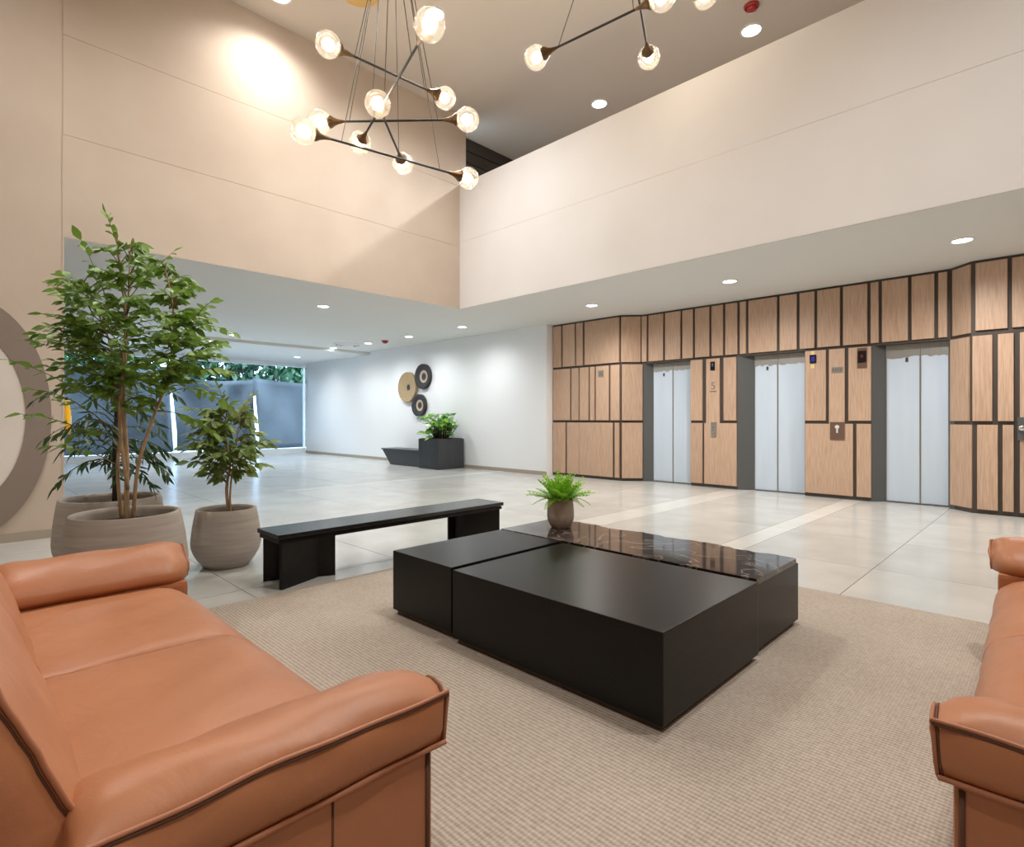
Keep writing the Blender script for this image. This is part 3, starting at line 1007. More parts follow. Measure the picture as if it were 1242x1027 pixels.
def leg_panel(pts, parent, t=0.026):
    bm = bmesh.new()
    pts = [Vector(p) for p in pts]
    left, right = [], []
    for i, p in enumerate(pts):
        d = (pts[min(i + 1, len(pts) - 1)] - pts[max(i - 1, 0)]).normalized()
        nn = Vector((-d.y, d.x)) * t / 2
        left.append(tuple(p + nn)); right.append(tuple(p - nn))
    prism(bm, left + right[::-1], 0.0, 0.313)
    finish('leg_panel', bm, blackwood, parent)


for flip in (0, 1):
    lg = empty('leg'); lg.parent = root
    fx = (lambda x: 2.10 - x) if flip else (lambda x: x)
    leg_panel([(fx(0.03), 0.03), (fx(0.36), 0.165), (fx(0.47), 0.115)], lg)
    leg_panel([(fx(0.03), 0.325), (fx(0.36), 0.192), (fx(0.47), 0.24)], lg)
tag(root, 'long low black bench with folded panel legs behind the coffee table', 'bench')

# ------------------------------------------------------------------ sofas


def cushion(name, x0, x1, y0, y1, z0, z1, crown, parent, m=leather, bulge=0.012, seed=1, wrinkle=0.004, nx=26, ny=18, bottom=0.01, lip=0.010, round_=0.0, piping=True, cpow=0.55, seam_r=0.0045, pull=1.0):
    """box cushion: crowned top, slightly bulging sides, pinched seams along the top and bottom edges"""
    rng = random.Random(seed)
    ph = [rng.uniform(0, 6.28) for _ in range(8)]
    bm = bmesh.new()
    lx, ly = x1 - x0, y1 - y0

    def sp(n):
        return [0.5 - 0.5 * math.cos(math.pi * (0.12 + 0.88 * 0) * 0 + math.pi * i / n) * 1.0 for i in range(n + 1)]
    us, vs_ = sp(nx), sp(ny)

    def wob(u, v, k):
        return wrinkle * (math.sin(11 * u + ph[k]) * math.sin(7 * v + ph[k + 1]) + 0.6 * math.sin(23 * u + 9 * v + ph[k + 2]))

    def edge_pull(t, k):
        # the seam line wanders a little
        return 0.004 * math.sin(9 * t + ph[k]) + 0.0025 * math.sin(23 * t + ph[k + 1])

    top = [[None] * (ny + 1) for _ in us]
    for i, u in enumerate(us):
        for j, v in enumerate(vs_):
            e = (1 - abs(2 * u - 1) ** 2.6) * (1 - abs(2 * v - 1) ** 2.6)
            z = z1 + crown * max(e, 0) ** cpow + wob(u, v, 0) * min(1, 3 * max(e, 0))
            if round_:
                z -= round_ * max(0, (v - 0.80) / 0.20) ** 2
            x = x0 + lx * u
            y = y0 + ly * v
            edge = (i in (0, nx)) or (j in (0, ny))
            if edge:
                z += pull * edge_pull(u + 1.7 * v, 3)
            top[i][j] = bm.verts.new((x, y, z))
    for i in range(nx):
        for j in range(ny):
            bm.faces.new((top[i][j], top[i + 1][j], top[i + 1][j + 1], top[i][j + 1]))
    # perimeter loop
    loop = [(i, 0) for i in range(nx)] + [(nx, j) for j in range(ny)] + [(i, ny) for i in range(nx, 0, -1)] + [(0, j) for j in range(ny, 0, -1)]
    tl = [top[i][j] for i, j in loop]
    c = Vector(((x0 + x1) / 2, (y0 + y1) / 2, 0))
    rows = [tl]
    ns = 6
    n = len(tl)
    nrm = []
    for (i, j) in loop:
        v = Vector((0, 0, 0))
        if i == 0: v.x -= 1
        if i == nx: v.x += 1
        if j == 0: v.y -= 1
        if j == ny: v.y += 1
        nrm.append(v.normalized())
    for s in range(1, ns + 1):
        f = s / ns
        r = []
        for k, tv in enumerate(tl):
            b = math.sin(math.pi * f) ** 0.7 * bulge
            b += wrinkle * 0.8 * math.sin(31 * k / n * 6.28 / 2 + ph[5]) * math.sin(math.pi * f)
            co = tv.co + nrm[k] * b
            co.z = tv.co.z * (1 - f) + (z0 + pull * 0.003 * math.sin(k * 0.7 + ph[6])) * f
            r.append(bm.verts.new(co))
        rows.append(r)
    for a, b in zip(rows[:-1], rows[1:]):
        for k in range(n):
            bm.faces.new((a[k], b[k], b[(k + 1) % n], a[(k + 1) % n]))
    # bottom
    cb = bm.verts.new((c.x, c.y, z0 - bottom))
    for k in range(n):
        bm.faces.new((rows[-1][(k + 1) % n], rows[-1][k], cb))
    bmesh.ops.recalc_face_normals(bm, faces=bm.faces[:])
    toploop = [tuple(v.co + nrm[k] * lip * 0.4 + Vector((0, 0, 0.002))) for k, v in enumerate(tl)]
    botloop = [tuple(v.co + nrm[k] * lip * 0.6) for k, v in enumerate(rows[-1])]
    o = finish(name, bm, m, parent, True)
    if piping:
        for lp, mm, rr in ((toploop, piping_m, 0.0048), (botloop, piping_m, 0.0055)):
            b2 = bmesh.new()
            tube(b2, lp + lp[:2], rr, 6)
            finish('piping', b2, mm, o, True)
        b2 = bmesh.new()
        dl = [(p[0], p[1], p[2] - 0.009) for p in toploop]
        tube(b2, dl + dl[:2], seam_r, 6)
        finish('seam', b2, seam_m, o, True)
    return o


ARM = [(0.006, 0.432), (-0.010, 0.460), (-0.014, 0.495), (-0.006, 0.525), (0.0, 0.538), (0.018, 0.556), (0.045, 0.572), (0.08, 0.578), (0.115, 0.573),
       (0.15, 0.561), (0.19, 0.541), (0.23, 0.513), (0.258, 0.480), (0.268, 0.455), (0.255, 0.430), (0.13, 0.424)]


def arm_cushion(root, xo, s, width, y0, y1, seed):
    """padded arm: an upright outer side, a stitched outer top edge, the top rolling down to the seat on the inner side"""
    rng = random.Random(seed)
    ph = [rng.uniform(0, 6.28) for _ in range(6)]
    bm = bmesh.new()
    ny = 34
    rings = []
    for j in range(ny + 1):
        t = j / ny
        t = 0.5 - 0.5 * math.cos(math.pi * t)
        y = y0 + (y1 - y0) * t
        # towards both ends the roll is drawn in to the end seam
        e = min(1.0, (1 - t) / 0.16)
        e2 = min(1.0, t / 0.10)
        k = (1 - (1 - e) ** 2) ** 0.6
        k2 = (1 - (1 - e2) ** 2) ** 0.6
        r = []
        for i, (wd_, z) in enumerate(ARM):
            f = 0.60 + 0.40 * k
            f *= 0.90 + 0.10 * k2
            ww_ = wd_ * f if wd_ > 0 else wd_ * k * k2
            zz = 0.432 + (z - 0.432) * (0.80 + 0.20 * min(k, k2)) if z > 0.54 else z
            if i in (9, 10, 11):
                zz -= 0.022 * (1 - k)
            zz += 0.003 * math.sin(14 * t + ph[0] + i) * (1 if 4 < i < 12 else 0.3) + 0.0035 * math.sin(7 * t + ph[1]) * (1 if i in (4, 5) else 0)
            xx = xo + s * (ww_ * width / 0.27 + 0.002 * math.sin(19 * t + ph[2] + 2 * i))
            r.append(bm.verts.new((xx, y + (0.012 * (1 - (2 * i / 15 - 1) ** 2) if j == ny else 0), zz)))
        rings.append(r)
    n = len(ARM)
    for a, b in zip(rings[:-1], rings[1:]):
        for i in range(n):
            bm.faces.new((a[i], a[(i + 1) % n], b[(i + 1) % n], b[i]))
    for r, dy in ((rings[0], -0.008), (rings[-1], 0.014)):
        c = sum((v.co for v in r), Vector()) / n
        cv = bm.verts.new((c.x, c.y + dy, c.z))
        for i in range(n):
            bm.faces.new((r[i], r[(i + 1) % n], cv))
    bmesh.ops.recalc_face_normals(bm, faces=bm.faces[:])
    top = [r[4].co.copy() for r in rings]
    bot = [r[0].co.copy() for r in rings]
    end = [v.co.copy() for v in rings[-1]]
    o = finish('arm_cushion', bm, leather, root, True)
    up, out = Vector((0, 0, 1)), Vector((-s, 0, 0))
    b2 = bmesh.new(); tube(b2, [p + up * 0.003 + out * 0.003 for p in top], 0.0045, 6); finish('piping', b2, piping_m, o, True)
    b2 = bmesh.new(); tube(b2, [p - up * 0.004 + out * 0.003 for p in top], 0.0045, 6); finish('seam', b2, seam_m, o, True)
    b2 = bmesh.new(); tube(b2, [p + out * 0.006 for p in bot], 0.006, 6); finish('piping', b2, piping_m, o, True)
    b2 = bmesh.new(); tube(b2, end + end[:2], 0.0042, 6); finish('piping', b2, piping_m, o, True)
    b2 = bmesh.new(); tube(b2, [p + Vector((0, 0.006, 0)) * 0 - Vector((0, 0.007, 0)) + (out if k < 5 else up) * 0.001 for k, p in enumerate(end[:14])], 0.003, 6); finish('seam', b2, seam_m, o, True)
    return o


def sofa(name, loc, rz, Ls, label, seed):
    """local: x along the length, +y to the front"""
    root = empty(name, loc, rz)
    h = Ls / 2
    AW = 0.275
    # base: body under the seats and the two arm boxes with a stitched edge
    box('base', -h + AW - 0.02, h - AW + 0.02, -0.42, 0.40, 0.045, 0.21, leather, root, 0.02)
    for s in (-1, 1):
        x0, x1 = (-h + 0.012, -h + AW - 0.012) if s < 0 else (h - AW + 0.012, h - 0.012)
        a = box('arm_base', x0, x1, -0.42, 0.425, 0.035, 0.43, leather, root, 0.018)
        xo = x0 if s < 0 else x1
        b2 = bmesh.new()
        tube(b2, [(xo, 0.410, 0.05), (xo, 0.410, 0.415)], 0.006, 6)
        finish('seam', b2, seam_m, a, True)
        b2 = bmesh.new()
        tube(b2, [(xo, 0.19, 0.05), (xo, 0.19, 0.415)], 0.0025, 6)
        finish('seam', b2, seam_m, a, True)
        xa, xb = (-h, -h + AW) if s < 0 else (h - AW, h)
        arm_cushion(root, xa if s < 0 else xb, -s, AW, -0.20, 0.447, seed + 3 + s)
    w = (Ls - 2 * AW) / 2
    for k in (0, 1):
        x0 = -h + AW + k * w + 0.004
        cushion('seat_cushion', x0, x0 + w - 0.008, -0.22, 0.416, 0.20, 0.422, 0.030, root, seed=seed + 11 + k, wrinkle=0.003, bulge=0.02, round_=0.055, piping=False, cpow=0.5)
    # back: frame and two leaning cushions
    bm = bmesh.new()
    pts = [(-0.45, 0.04), (-0.26, 0.04), (-0.26, 0.40), (-0.36, 0.69), (-0.47, 0.69)]
    for x in (-h + 0.01, h - 0.01):
        pass
    f = [bm.verts.new((-h + 0.01, y, z)) for y, z in pts]
    g = [bm.verts.new((h - 0.01, y, z)) for y, z in pts]
    bm.faces.new(f); bm.faces.new(g[::-1])
    for i in range(5):
        bm.faces.new((f[i], g[i], g[(i + 1) % 5], f[(i + 1) % 5]))
    bmesh.ops.recalc_face_normals(bm, faces=bm.faces[:])
    es = bm.edges[:]
    bmesh.ops.bevel(bm, geom=es, offset=0.025, segments=3, affect='EDGES')
    finish('back_frame', bm, leather, root, True)
    wb = (Ls - 0.16) / 2
    for k in (0, 1):
        x0 = -h + 0.08 + k * wb + 0.004
        c = cushion('back_cushion', x0, x0 + wb - 0.008, -0.18, 0.18, -0.07, 0.07, 0.02, root, seed=seed + 21 + k, wrinkle=0.003, bulge=0.02, bottom=0.02, seam_r=0.002, pull=0.25)
        # stand the cushion up: its top face looks forward and leans back
        c.location = (0, -0.275, 0.575)
        c.rotation_euler = (math.radians(-68), 0, 0)
    # small dark feet
    for sx in (-1, 1):
        for sy in (-0.36, 0.34):
            b2 = bmesh.new()
            lathe(b2, [(0.0, 0), (0.026, 0.0), (0.03, 0.045), (0, 0.045)], 14, c=(sx * (h - 0.12), sy, 0.0))
            finish('leg', b2, joint, root)
    tag(root, label, 'sofa')
    return root


sofa('sofa', (0.322, 1.985, ZR), math.radians(-90), 2.03, 'tan leather sofa along the left side of the rug', 1)
sofa('sofa', (2.525, -0.232, ZR), math.radians(1.8), 2.27, 'tan leather sofa cut off by the right edge, near the lifts', 40)

# ------------------------------------------------------------------ pots and plants


def pot(parent, r_top, r_mid, r_bot, hgt, m=clay):
    bm = bmesh.new()
    prof = [(0, 0), (r_bot * 0.96, 0.0), (r_bot, 0.006)]
    for i in range(1, 13):
        t = i / 12
        # belly low down, drawn in towards the rim
        a = r_bot + (r_mid - r_bot) * math.sin(min(1, t / 0.42) * math.pi / 2)
        if t > 0.42:
            q = (t - 0.42) / 0.58
            a = r_mid + (r_top - r_mid) * q ** 1.5
        prof.append((a, hgt * t))
    prof += [(r_top - 0.004, hgt + 0.006), (r_top - 0.022, hgt + 0.004), (r_top - 0.03, hgt - 0.02), (r_top - 0.03, hgt - 0.07)]
    lathe(bm, prof, 48)
    finish('pot', bm, m, parent, True)
    bm = bmesh.new()
    lathe(bm, [(r_top - 0.029, hgt - 0.065), (r_top * 0.5, hgt - 0.05), (0, hgt - 0.045)], 32)
    finish('soil', bm, soil, parent, True)


def leaf_mesh(name, m, wid=0.42, fold=0.10, curl=-0.12):
    bm = bmesh.new()
    prof = [(0.0, 0.02), (0.18, 0.6), (0.42, 1.0), (0.7, 0.72), (0.9, 0.28), (1.0, 0.0)]
    mid, le, ri = [], [], []
    for x, k in prof:
        z = curl * x * x
        mid.append(bm.verts.new((x, 0, z)))
        le.append(bm.verts.new((x, wid / 2 * k, z + fold * k * wid)))
        ri.append(bm.verts.new((x, -wid / 2 * k, z + fold * k * wid)))
    for i in range(len(prof) - 1):
        bm.faces.new((mid[i], mid[i + 1], le[i + 1], le[i]))
        bm.faces.new((mid[i], ri[i], ri[i + 1], mid[i + 1]))
    me = bpy.data.meshes.new(name)
    bm.to_mesh(me); bm.free()
    me.materials.append(m)
    for p in me.polygons:
        p.use_smooth = True
    return me


def frame(d, up):
    d = Vector(d).normalized()
    z = (Vector(up) - d * Vector(up).dot(d))
    if z.length < 1e-4:
        z = Vector((0, 1, 0.2)) - d * d.y
    z.normalize()
    y = z.cross(d)
    return Matrix((d, y, z)).transposed()


def put_leaves(root, mesh, leaves, nobj, seed):
    """leaves: (pos, dir, up, length). The first nobj (spread, front ones first) are objects, the rest one stuff part"""
    CAMD = Vector((0.711, 0.703, 0))
    order = sorted(range(len(leaves)), key=lambda k: leaves[k][0].dot(CAMD))
    objs, rest = order[:nobj], order[nobj:]
    for k in objs:
        p, d, up, s = leaves[k]
        o = bpy.data.objects.new('leaf', mesh)
        COL.objects.link(o)
        o.parent = root
        M = frame(d, up).to_4x4()
        M.translation = p
        o.matrix_local = M @ Matrix.Scale(s, 4)
    if rest:
        vs, fs = [], []
        mv = [v.co.copy() for v in mesh.vertices]
        mf = [tuple(p.vertices) for p in mesh.polygons]
        for k in rest:
            p, d, up, s = leaves[k]
            M = frame(d, up)
            b = len(vs)
            vs += [tuple(p + M @ (v * s)) for v in mv]
            fs += [tuple(i + b for i in f) for f in mf]
        me = bpy.data.meshes.new('foliage')
        me.from_pydata(vs, [], fs)
        me.materials.append(mesh.materials[0])
        for q in me.polygons:
            q.use_smooth = True
        o = link('foliage', me, root)
        o['kind'] = 'stuff'


def spray(leaves, twigs, rng, a, b, lift, nleaf, ls, droop=0.25):
    """an arching twig from a to b with alternate leaves along its outer part"""
    a, b = Vector(a), Vector(b)
    m = a.lerp(b, 0.5) + Vector((0, 0, lift))
    pts = []
    for i in range(9):
        t = i / 8
        pts.append((1 - t) ** 2 * a + 2 * t * (1 - t) * m + t * t * b)
    twigs.append(pts)
    side = 1
    for i in range(nleaf):
        t = 0.35 + 0.65 * (i + rng.uniform(-0.2, 0.2)) / max(1, nleaf - 1)
        t = min(max(t, 0.0), 1.0)
        p = (1 - t) ** 2 * a + 2 * t * (1 - t) * m + t * t * b
        tg = (2 * (1 - t) * (m - a) + 2 * t * (b - m)).normalized()
        sd = tg.cross(Vector((0, 0, 1)))
        if sd.length < 0.1:
            sd = Vector((rng.uniform(-1, 1), rng.uniform(-1, 1), 0))
        sd.normalize()
        side = -side
        d = tg * rng.uniform(0.45, 0.9) + sd * side * rng.uniform(0.5, 1.0) + Vector((0, 0, rng.uniform(-droop - 0.55, 0.30)))
        if i == nleaf - 1:
            d = tg + Vector((0, 0, -0.2))
        up = Vector((rng.uniform(-1.1, 1.1) - 0.4, rng.uniform(-1.1, 1.1) - 0.4, 1))
        leaves.append((p, d.normalized(), up, ls * rng.uniform(0.7, 1.2)))


RIGHT = Vector((0.703, -0.711, 0))
DEEP = Vector((0.711, 0.703, 0))


def twig_part(root, twigs, r=0.003, m=twig_m):
    bm = bmesh.new()
    for t in twigs:
        tube(bm, t[::2], [r * (1.3 - 0.8 * i / 4) for i in range(len(t[::2]))], 4)
    o = finish('twigs', bm, m, root)
    o['kind'] = 'stuff'


def stem(root, pts, r0, r1, m, name='stem'):
    bm = bmesh.new()
    # smooth the way points
    P = [Vector(p) for p in pts]
    sm = []
    for i in range(len(P) - 1):
        p0, p1, p2, p3 = P[max(i - 1, 0)], P[i], P[i + 1], P[min(i + 2, len(P) - 1)]
        for k in range(5):
            t = k / 5
            sm.append(0.5 * ((2 * p1) + (-p0 + p2) * t + (2 * p0 - 5 * p1 + 4 * p2 - p3) * t * t + (-p0 + 3 * p1 - 3 * p2 + p3) * t ** 3))
    sm.append(P[-1])
    n = len(sm)
    tube(bm, sm, [r0 + (r1 - r0) * i / (n - 1) for i in range(n)], 8)
    finish(name, bm, m, root, True)
    return sm


# --- tall tree in the front large pot
T1 = Vector((0.807, 4.261, 0))
root = empty('potted_tree', T1)
pot(root, 0.30, 0.345, 0.25, 0.55)
rng = random.Random(11)


def loc(u, z, w=0.0):
    """u metres to the right, w metres deeper, height z"""
    return RIGHT * u + DEEP * w + Vector((0, 0, z))


stems = []
stems.append(stem(root, [loc(0.0, 0.5), loc(-0.01, 0.9, 0.02), loc(-0.02, 1.3), loc(0.02, 1.75, -0.03), loc(-0.05, 2.2), loc(-0.06, 2.36)], 0.016, 0.004, bark))
stems.append(stem(root, [loc(-0.05, 0.5, 0.03), loc(-0.055, 0.85), loc(-0.06, 1.25, 0.05), loc(-0.16, 1.7, 0.05), loc(-0.28, 2.0)], 0.012, 0.003, bark))
stems.append(stem(root, [loc(0.03, 0.5, 0.02), loc(0.09, 0.85, -0.02), loc(0.17, 1.15), loc(0.27, 1.5, 0.04), loc(0.30, 1.85), loc(0.25, 2.1)], 0.013, 0.003, bark))
stems.append(stem(root, [loc(0.01, 0.7), loc(-0.005, 1.1, -0.05), loc(0.06, 1.5, -0.12), loc(0.12, 1.95, -0.15), loc(0.10, 2.2, -0.12)], 0.011, 0.003, bark))
leaves, twigs = [], []
for k in range(225):
    while True:
        u, w_, q = rng.uniform(-1, 1), rng.uniform(-1, 1), rng.uniform(-1, 1)
        if u * u + w_ * w_ + q * q < 1 and u * u + w_ * w_ + q * q > 0.12:
            break
    end = loc(0.05 + u * 0.56, 1.70 + q * 0.50, w_ * 0.50)
    if q > 0:
        end = loc(0.04 + u * (0.56 - 0.18 * q), 1.70 + q * 0.60, w_ * 0.45)
    st = stems[rng.randrange(len(stems))]
    # nearest stem point a bit below the end
    cand = [p for s in stems for p in s if p.z < end.z - 0.02 and p.z > 0.95]
    a = min(cand, key=lambda p: (p - end).length + 0.4 * abs((end.z - p.z) - 0.18)) if cand else stems[0][-1]
    spray(leaves, twigs, rng, a, end, 0.05, rng.randint(11, 14), 0.068)
# the long sprays that reach out of the crown
for (a, b, lift, n_) in [((-0.06, 1.15), (-0.68, 1.52), 0.10, 13), ((-0.06, 1.05), (-0.62, 1.34), 0.14, 12), ((-0.10, 1.45), (-0.62, 1.70), 0.06, 11), ((-0.05, 0.95), (-0.55, 1.18), 0.10, 11),
                         ((-0.15, 1.65), (-0.60, 2.04), 0.04, 13), ((-0.2, 1.8), (-0.48, 2.10), 0.06, 11), ((0.27, 1.4), (0.70, 1.44), 0.10, 13), ((0.25, 1.3), (0.66, 1.27), 0.12, 12),
                         ((0.29, 1.6), (0.60, 1.88), 0.05, 12), ((0.2, 1.2), (0.52, 1.06), 0.08, 10), ((-0.04, 2.2), (-0.08, 2.44), 0.02, 8), ((0.28, 1.75), (0.62, 1.72), 0.06, 11),
                         ((-0.05, 0.85), (-0.46, 0.98), 0.08, 10), ((0.0, 1.9), (0.22, 2.26), 0.03, 10), ((-0.12, 1.9), (-0.2, 2.26), 0.04, 9), ((-0.03, 1.0), (-0.3, 1.05), 0.1, 10)]:
    spray(leaves, twigs, rng, loc(a[0], a[1]), loc(b[0], b[1], rng.uniform(-0.15, 0.15)), lift, n_, 0.08)
twig_part(root, twigs, 0.003)
put_leaves(root, leaf_mesh('leaf', leaf_tree, 0.52), leaves, 300, 1)
tag(root, 'tall slender leafy tree in the front grey pot beside the left sofa', 'potted plant')

# --- darker drooping plant in the rear large pot
T2 = Vector((0.887, 5.19, 0))
root = empty('potted_palm', T2)
pot(root, 0.325, 0.36, 0.27, 0.55)
rng = random.Random(21)
s1 = stem(root, [loc(0.03, 0.5), loc(0.03, 0.95), loc(0.02, 1.35, 0.03), loc(0.0, 1.6)], 0.02, 0.008, bark_dark)
leaves, twigs = [], []
for k in range(34):
    a = 2 * math.pi * k / 34 * 2.4
    hh = rng.uniform(0.75, 1.5)
    R_ = rng.uniform(0.25, 0.55)
    b = RIGHT * (R_ * math.cos(a)) + DEEP * (R_ * 0.8 * math.sin(a)) + Vector((0, 0, hh - rng.uniform(0.0, 0.25)))
    spray(leaves, twigs, rng, loc(0.02, hh - 0.05), b, 0.16, 13, 0.10, 0.6)
twig_part(root, twigs, 0.0035, bark_dark)
put_leaves(root, leaf_mesh('leaf', leaf_dark, 0.24), leaves, 260, 2)
tag(root, 'dark drooping plant in the rear grey pot behind the tall tree', 'potted plant')

# --- small tree in the middle pot
T3 = Vector((1.553, 4.70, 0))
root = empty('potted_tree', T3)
pot(root, 0.215, 0.25, 0.16, 0.445)
rng = random.Random(31)
s1 = stem(root, [loc(0.02, 0.39), loc(0.0, 0.60), loc(0.015, 0.8, 0.02), loc(-0.01, 1.05), loc(0.01, 1.27)], 0.014, 0.004, bark)
s2 = stem(root, [loc(0.03, 0.39), loc(0.04, 0.6, -0.02), loc(0.06, 0.85), loc(0.10, 1.12)], 0.009, 0.003, bark)
leaves, twigs = [], []
cand = s1 + s2
for k in range(92):
    while True:
        u, w_, q = rng.uniform(-1, 1), rng.uniform(-1, 1), rng.uniform(-1, 1)
        if 0.08 < u * u + w_ * w_ + q * q < 1:
            break
    wdt = 0.33 * (1 - 0.35 * max(0, q)) * (1 - 0.2 * max(0, -q))
    end = loc(u * wdt, 0.97 + q * 0.33, w_ * wdt)
    cc = [p for p in cand if 0.55 < p.z < end.z + 0.05] or [Vector((0, 0, 0.62))]
    a = min(cc, key=lambda p: (p - end).length + 0.4 * abs((end.z - p.z) - 0.1))
    spray(leaves, twigs, rng, a, end, 0.05, rng.randint(8, 10), 0.085, 0.45)
for (a, b, lift) in [((0.02, 0.8), (0.36, 0.98), 0.06), ((0.0, 0.8), (-0.36, 0.93), 0.08), ((0.02, 0.7), (0.34, 0.80), 0.08), ((0.0, 0.7), (-0.28, 0.72), 0.08), ((0.0, 1.1), (-0.26, 1.24), 0.05), ((0.05, 1.1), (0.16, 1.34), 0.03), ((0.0, 1.2), (-0.02, 1.40), 0.0)]:
    spray(leaves, twigs, rng, loc(*a), loc(b[0], b[1], rng.uniform(-0.1, 0.1)), lift, 10, 0.088, 0.45)
twig_part(root, twigs, 0.0028)
put_leaves(root, leaf_mesh('leaf', leaf_small, 0.44), leaves, 300, 3)
tag(root, 'small bushy tree in the grey pot beside the end of the bench', 'potted plant')

# --- fern on the coffee table
root = empty('potted_fern', (3.075, 2.555, 0.3805))
pot(root, 0.088, 0.096, 0.066, 0.20, clay_small)
rng = random.Random(41)
frond_bm = bmesh.new()
nseg = 9
prev = None
for i in range(nseg):
    t = i / (nseg - 1)
    x = t; z = 0.20 * t - 0.34 * t * t
    wv = 0.20 * math.sin(math.pi * min(1, 0.20 + t * 0.72)) ** 0.7
    for s in (-1, 1):
        b = [(x - 0.02, 0.0, z), (x - 0.035, s * wv * 0.55, z + 0.035), (x + 0.05, s * wv, z + 0.0), (x + 0.085, s * wv * 0.6, z + 0.02), (x + 0.03, 0.0, z)]
        frond_bm.faces.new([frond_bm.verts.new(v) for v in (b if s > 0 else b[::-1])])
    if prev:
        px_, pz_ = prev
        frond_bm.faces.new([frond_bm.verts.new(v) for v in ((px_, -0.012, pz_), (x, -0.01, z), (x, 0.01, z), (px_, 0.012, pz_))])
    prev = (x, z)
fm = bpy.data.meshes.new('frond')
frond_bm.to_mesh(fm); frond_bm.free(); fm.materials.append(leaf_fern)
for k in range(62):
    a = k * 2.39996
    el = math.radians(rng.uniform(18, 88)) if k > 5 else math.radians(-12)
    d = Vector((math.cos(a) * math.cos(el), math.sin(a) * math.cos(el), math.sin(el)))
    o = bpy.data.objects.new('frond', fm)
    COL.objects.link(o); o.parent = root
    M = frame(d, (0, 0, 1) if el < 1.2 else (math.cos(a + 3.14), math.sin(a + 3.14), 0.3)).to_4x4()
    M.translation = Vector((math.cos(a) * 0.035, math.sin(a) * 0.035, 0.175)) if k > 5 else Vector((math.cos(a) * 0.075, math.sin(a) * 0.075, 0.205))
    sc = rng.uniform(0.14, 0.215) if k > 5 else rng.uniform(0.11, 0.17)
    o.matrix_local = M @ Matrix.Diagonal((sc, sc * 1.15, sc, 1))
tag(root, 'bright green fern in a small taupe pot on the marble table top', 'potted plant')

# ------------------------------------------------------------------ corridor: planter, low seat, woven plates
root = empty('planter', (7.80, 10.05, 0))
bm = bmesh.new()
bx(bm, 0, 0.75, 0, 0.75, 0, 0.69, 0.004)
finish('box', bm, blackwood_y, root)
for k in range(14):
    box('slat', -0.008, 0.0, 0.012 + k * 0.053, 0.055 + k * 0.053, 0.02, 0.68, blackwood_y, root)
    box('slat', 0.012 + k * 0.053, 0.055 + k * 0.053, -0.008, 0.0, 0.02, 0.68, blackwood_y, root)
box('soil', 0.03, 0.72, 0.03, 0.72, 0.66, 0.70, soil, root)
lm = leaf_mesh('leaf', leaf_bright, 0.72, 0.06, -0.25)
rng = random.Random(61)
twigs = []
for k in range(130):
    a = rng.uniform(0, 6.28)
    rr = rng.uniform(0.05, 0.42)
    zz = 0.76 + rng.uniform(0, 1) * (0.60 - 0.40 * rr)
    p = Vector((0.375 + rr * math.cos(a) * 1.05, 0.375 + rr * math.sin(a) * 1.05, zz))
    twigs.append([Vector((0.375 + 0.15 * math.cos(a), 0.375 + 0.15 * math.sin(a), 0.69)).lerp(p, t / 8) for t in range(9)])
    p.x = min(p.x, 0.62)
    d = Vector((math.cos(a) if p.x < 0.5 else -abs(math.cos(a)), math.sin(a), rng.uniform(-0.5, 0.5)))
    o = bpy.data.objects.new('leaf', lm); COL.objects.link(o); o.parent = root
    M = frame(d, (rng.uniform(-0.5, 0.5), rng.uniform(-0.5, 0.5), 1)).to_4x4(); M.translation = p
    o.matrix_local = M @ Matrix.Scale(rng.uniform(0.15, 0.24), 4)
twig_part(root, twigs, 0.006, bark_dark)
tag(root, 'square black slatted planter of bright broad leaves by the white wall', 'planter')

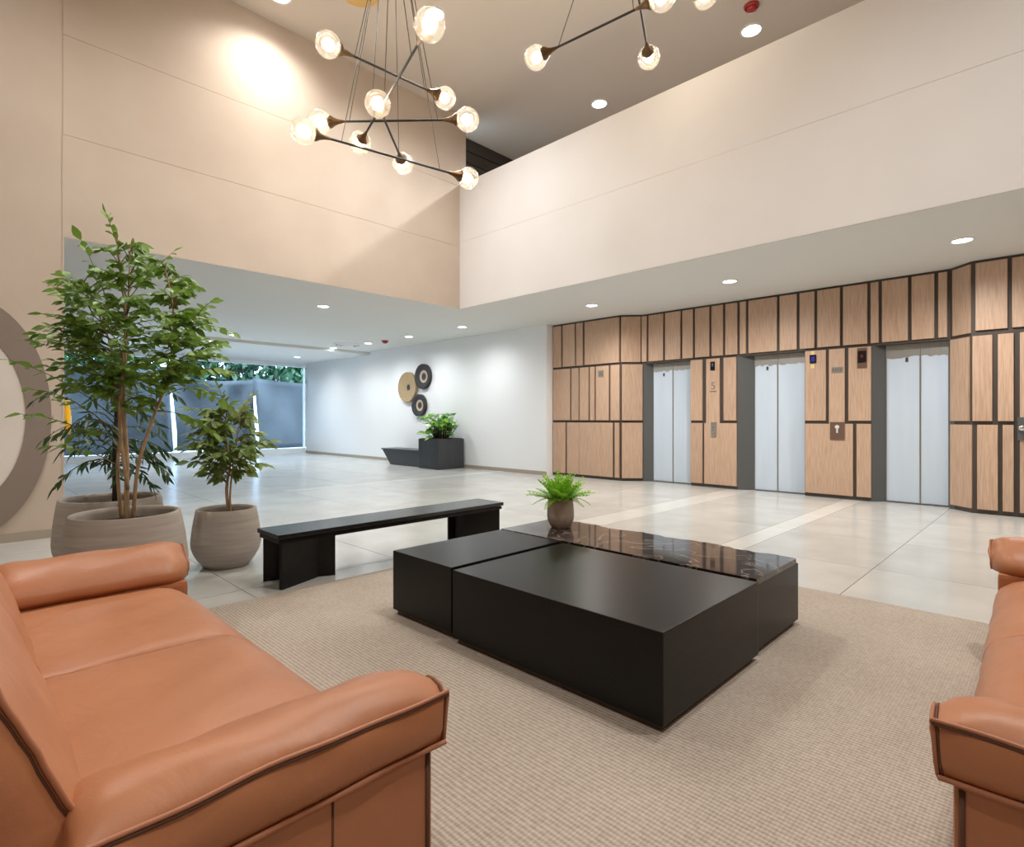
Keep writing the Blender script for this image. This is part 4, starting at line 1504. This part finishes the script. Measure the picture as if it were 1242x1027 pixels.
root = empty('low_seat', (7.92, 10.83, 0))
bm = bmesh.new()
pts = [(0.0, 0.0), (1.34, 0.0), (1.72, 0.37), (0.0, 0.37)]
f = [bm.verts.new((0, y, z)) for y, z in pts]
g = [bm.verts.new((0.5, y, z)) for y, z in pts]
bm.faces.new(f); bm.faces.new(g[::-1])
for i in range(4):
    bm.faces.new((f[i], f[(i + 1) % 4], g[(i + 1) % 4], g[i]))
bmesh.ops.recalc_face_normals(bm, faces=bm.faces[:])
finish('body', bm, blackwood_y, root)
box('seat_board', -0.012, 0.512, 0.0, 1.76, 0.37, 0.40, blackwood_y, root, 0.003)
tag(root, 'low charcoal bench with a slanted end behind the square planter', 'bench')


def woven(y, z, r, dark, label):
    root = empty('woven_plate', (XW - 0.006, y, z))
    R_ = Matrix.Rotation(math.radians(-90), 4, 'Y')

    def ring(nm, prof, m):
        bm = bmesh.new(); lathe(bm, prof, 40, M=R_); finish(nm, bm, m, root, True)
    dsh = lambda t: 0.015 + 0.06 * t ** 2
    if dark:
        ring('rim', [(r, 0.0), (r, 0.075), (r * 0.98, 0.085), (r * 0.72, dsh(0.72))], wick_dark)
        ring('inner_field', [(r * 0.72, dsh(0.72)), (r * 0.5, dsh(0.5))], wick_dark)
        ring('pale_ring', [(r * 0.5, dsh(0.5) + 0.004), (r * 0.36, dsh(0.36) + 0.004)], straw_pale)
        ring('dark_ring', [(r * 0.36, dsh(0.36) + 0.003), (r * 0.27, dsh(0.27) + 0.003)], straw)
        ring('center', [(r * 0.27, dsh(0.27) + 0.004), (0, 0.02)], wick_dark)
    else:
        ring('rim', [(r, 0.0), (r, 0.075), (r * 0.97, 0.085), (r * 0.93, dsh(0.93))], straw)
        ring('field', [(r * 0.93, dsh(0.93)), (r * 0.6, dsh(0.6)), (r * 0.2, dsh(0.2))], straw)
        ring('center', [(r * 0.2, dsh(0.2) + 0.003), (0, 0.02)], wick_dark)
    tag(root, label, 'wall plate')


woven(12.35, 1.985, 0.40, False, 'large tan woven plate hanging on the white wall')
woven(11.67, 2.235, 0.32, True, 'upper dark woven plate with pale ring on the white wall')
woven(11.84, 1.50, 0.29, True, 'lower dark woven plate with pale ring, just above the planter')
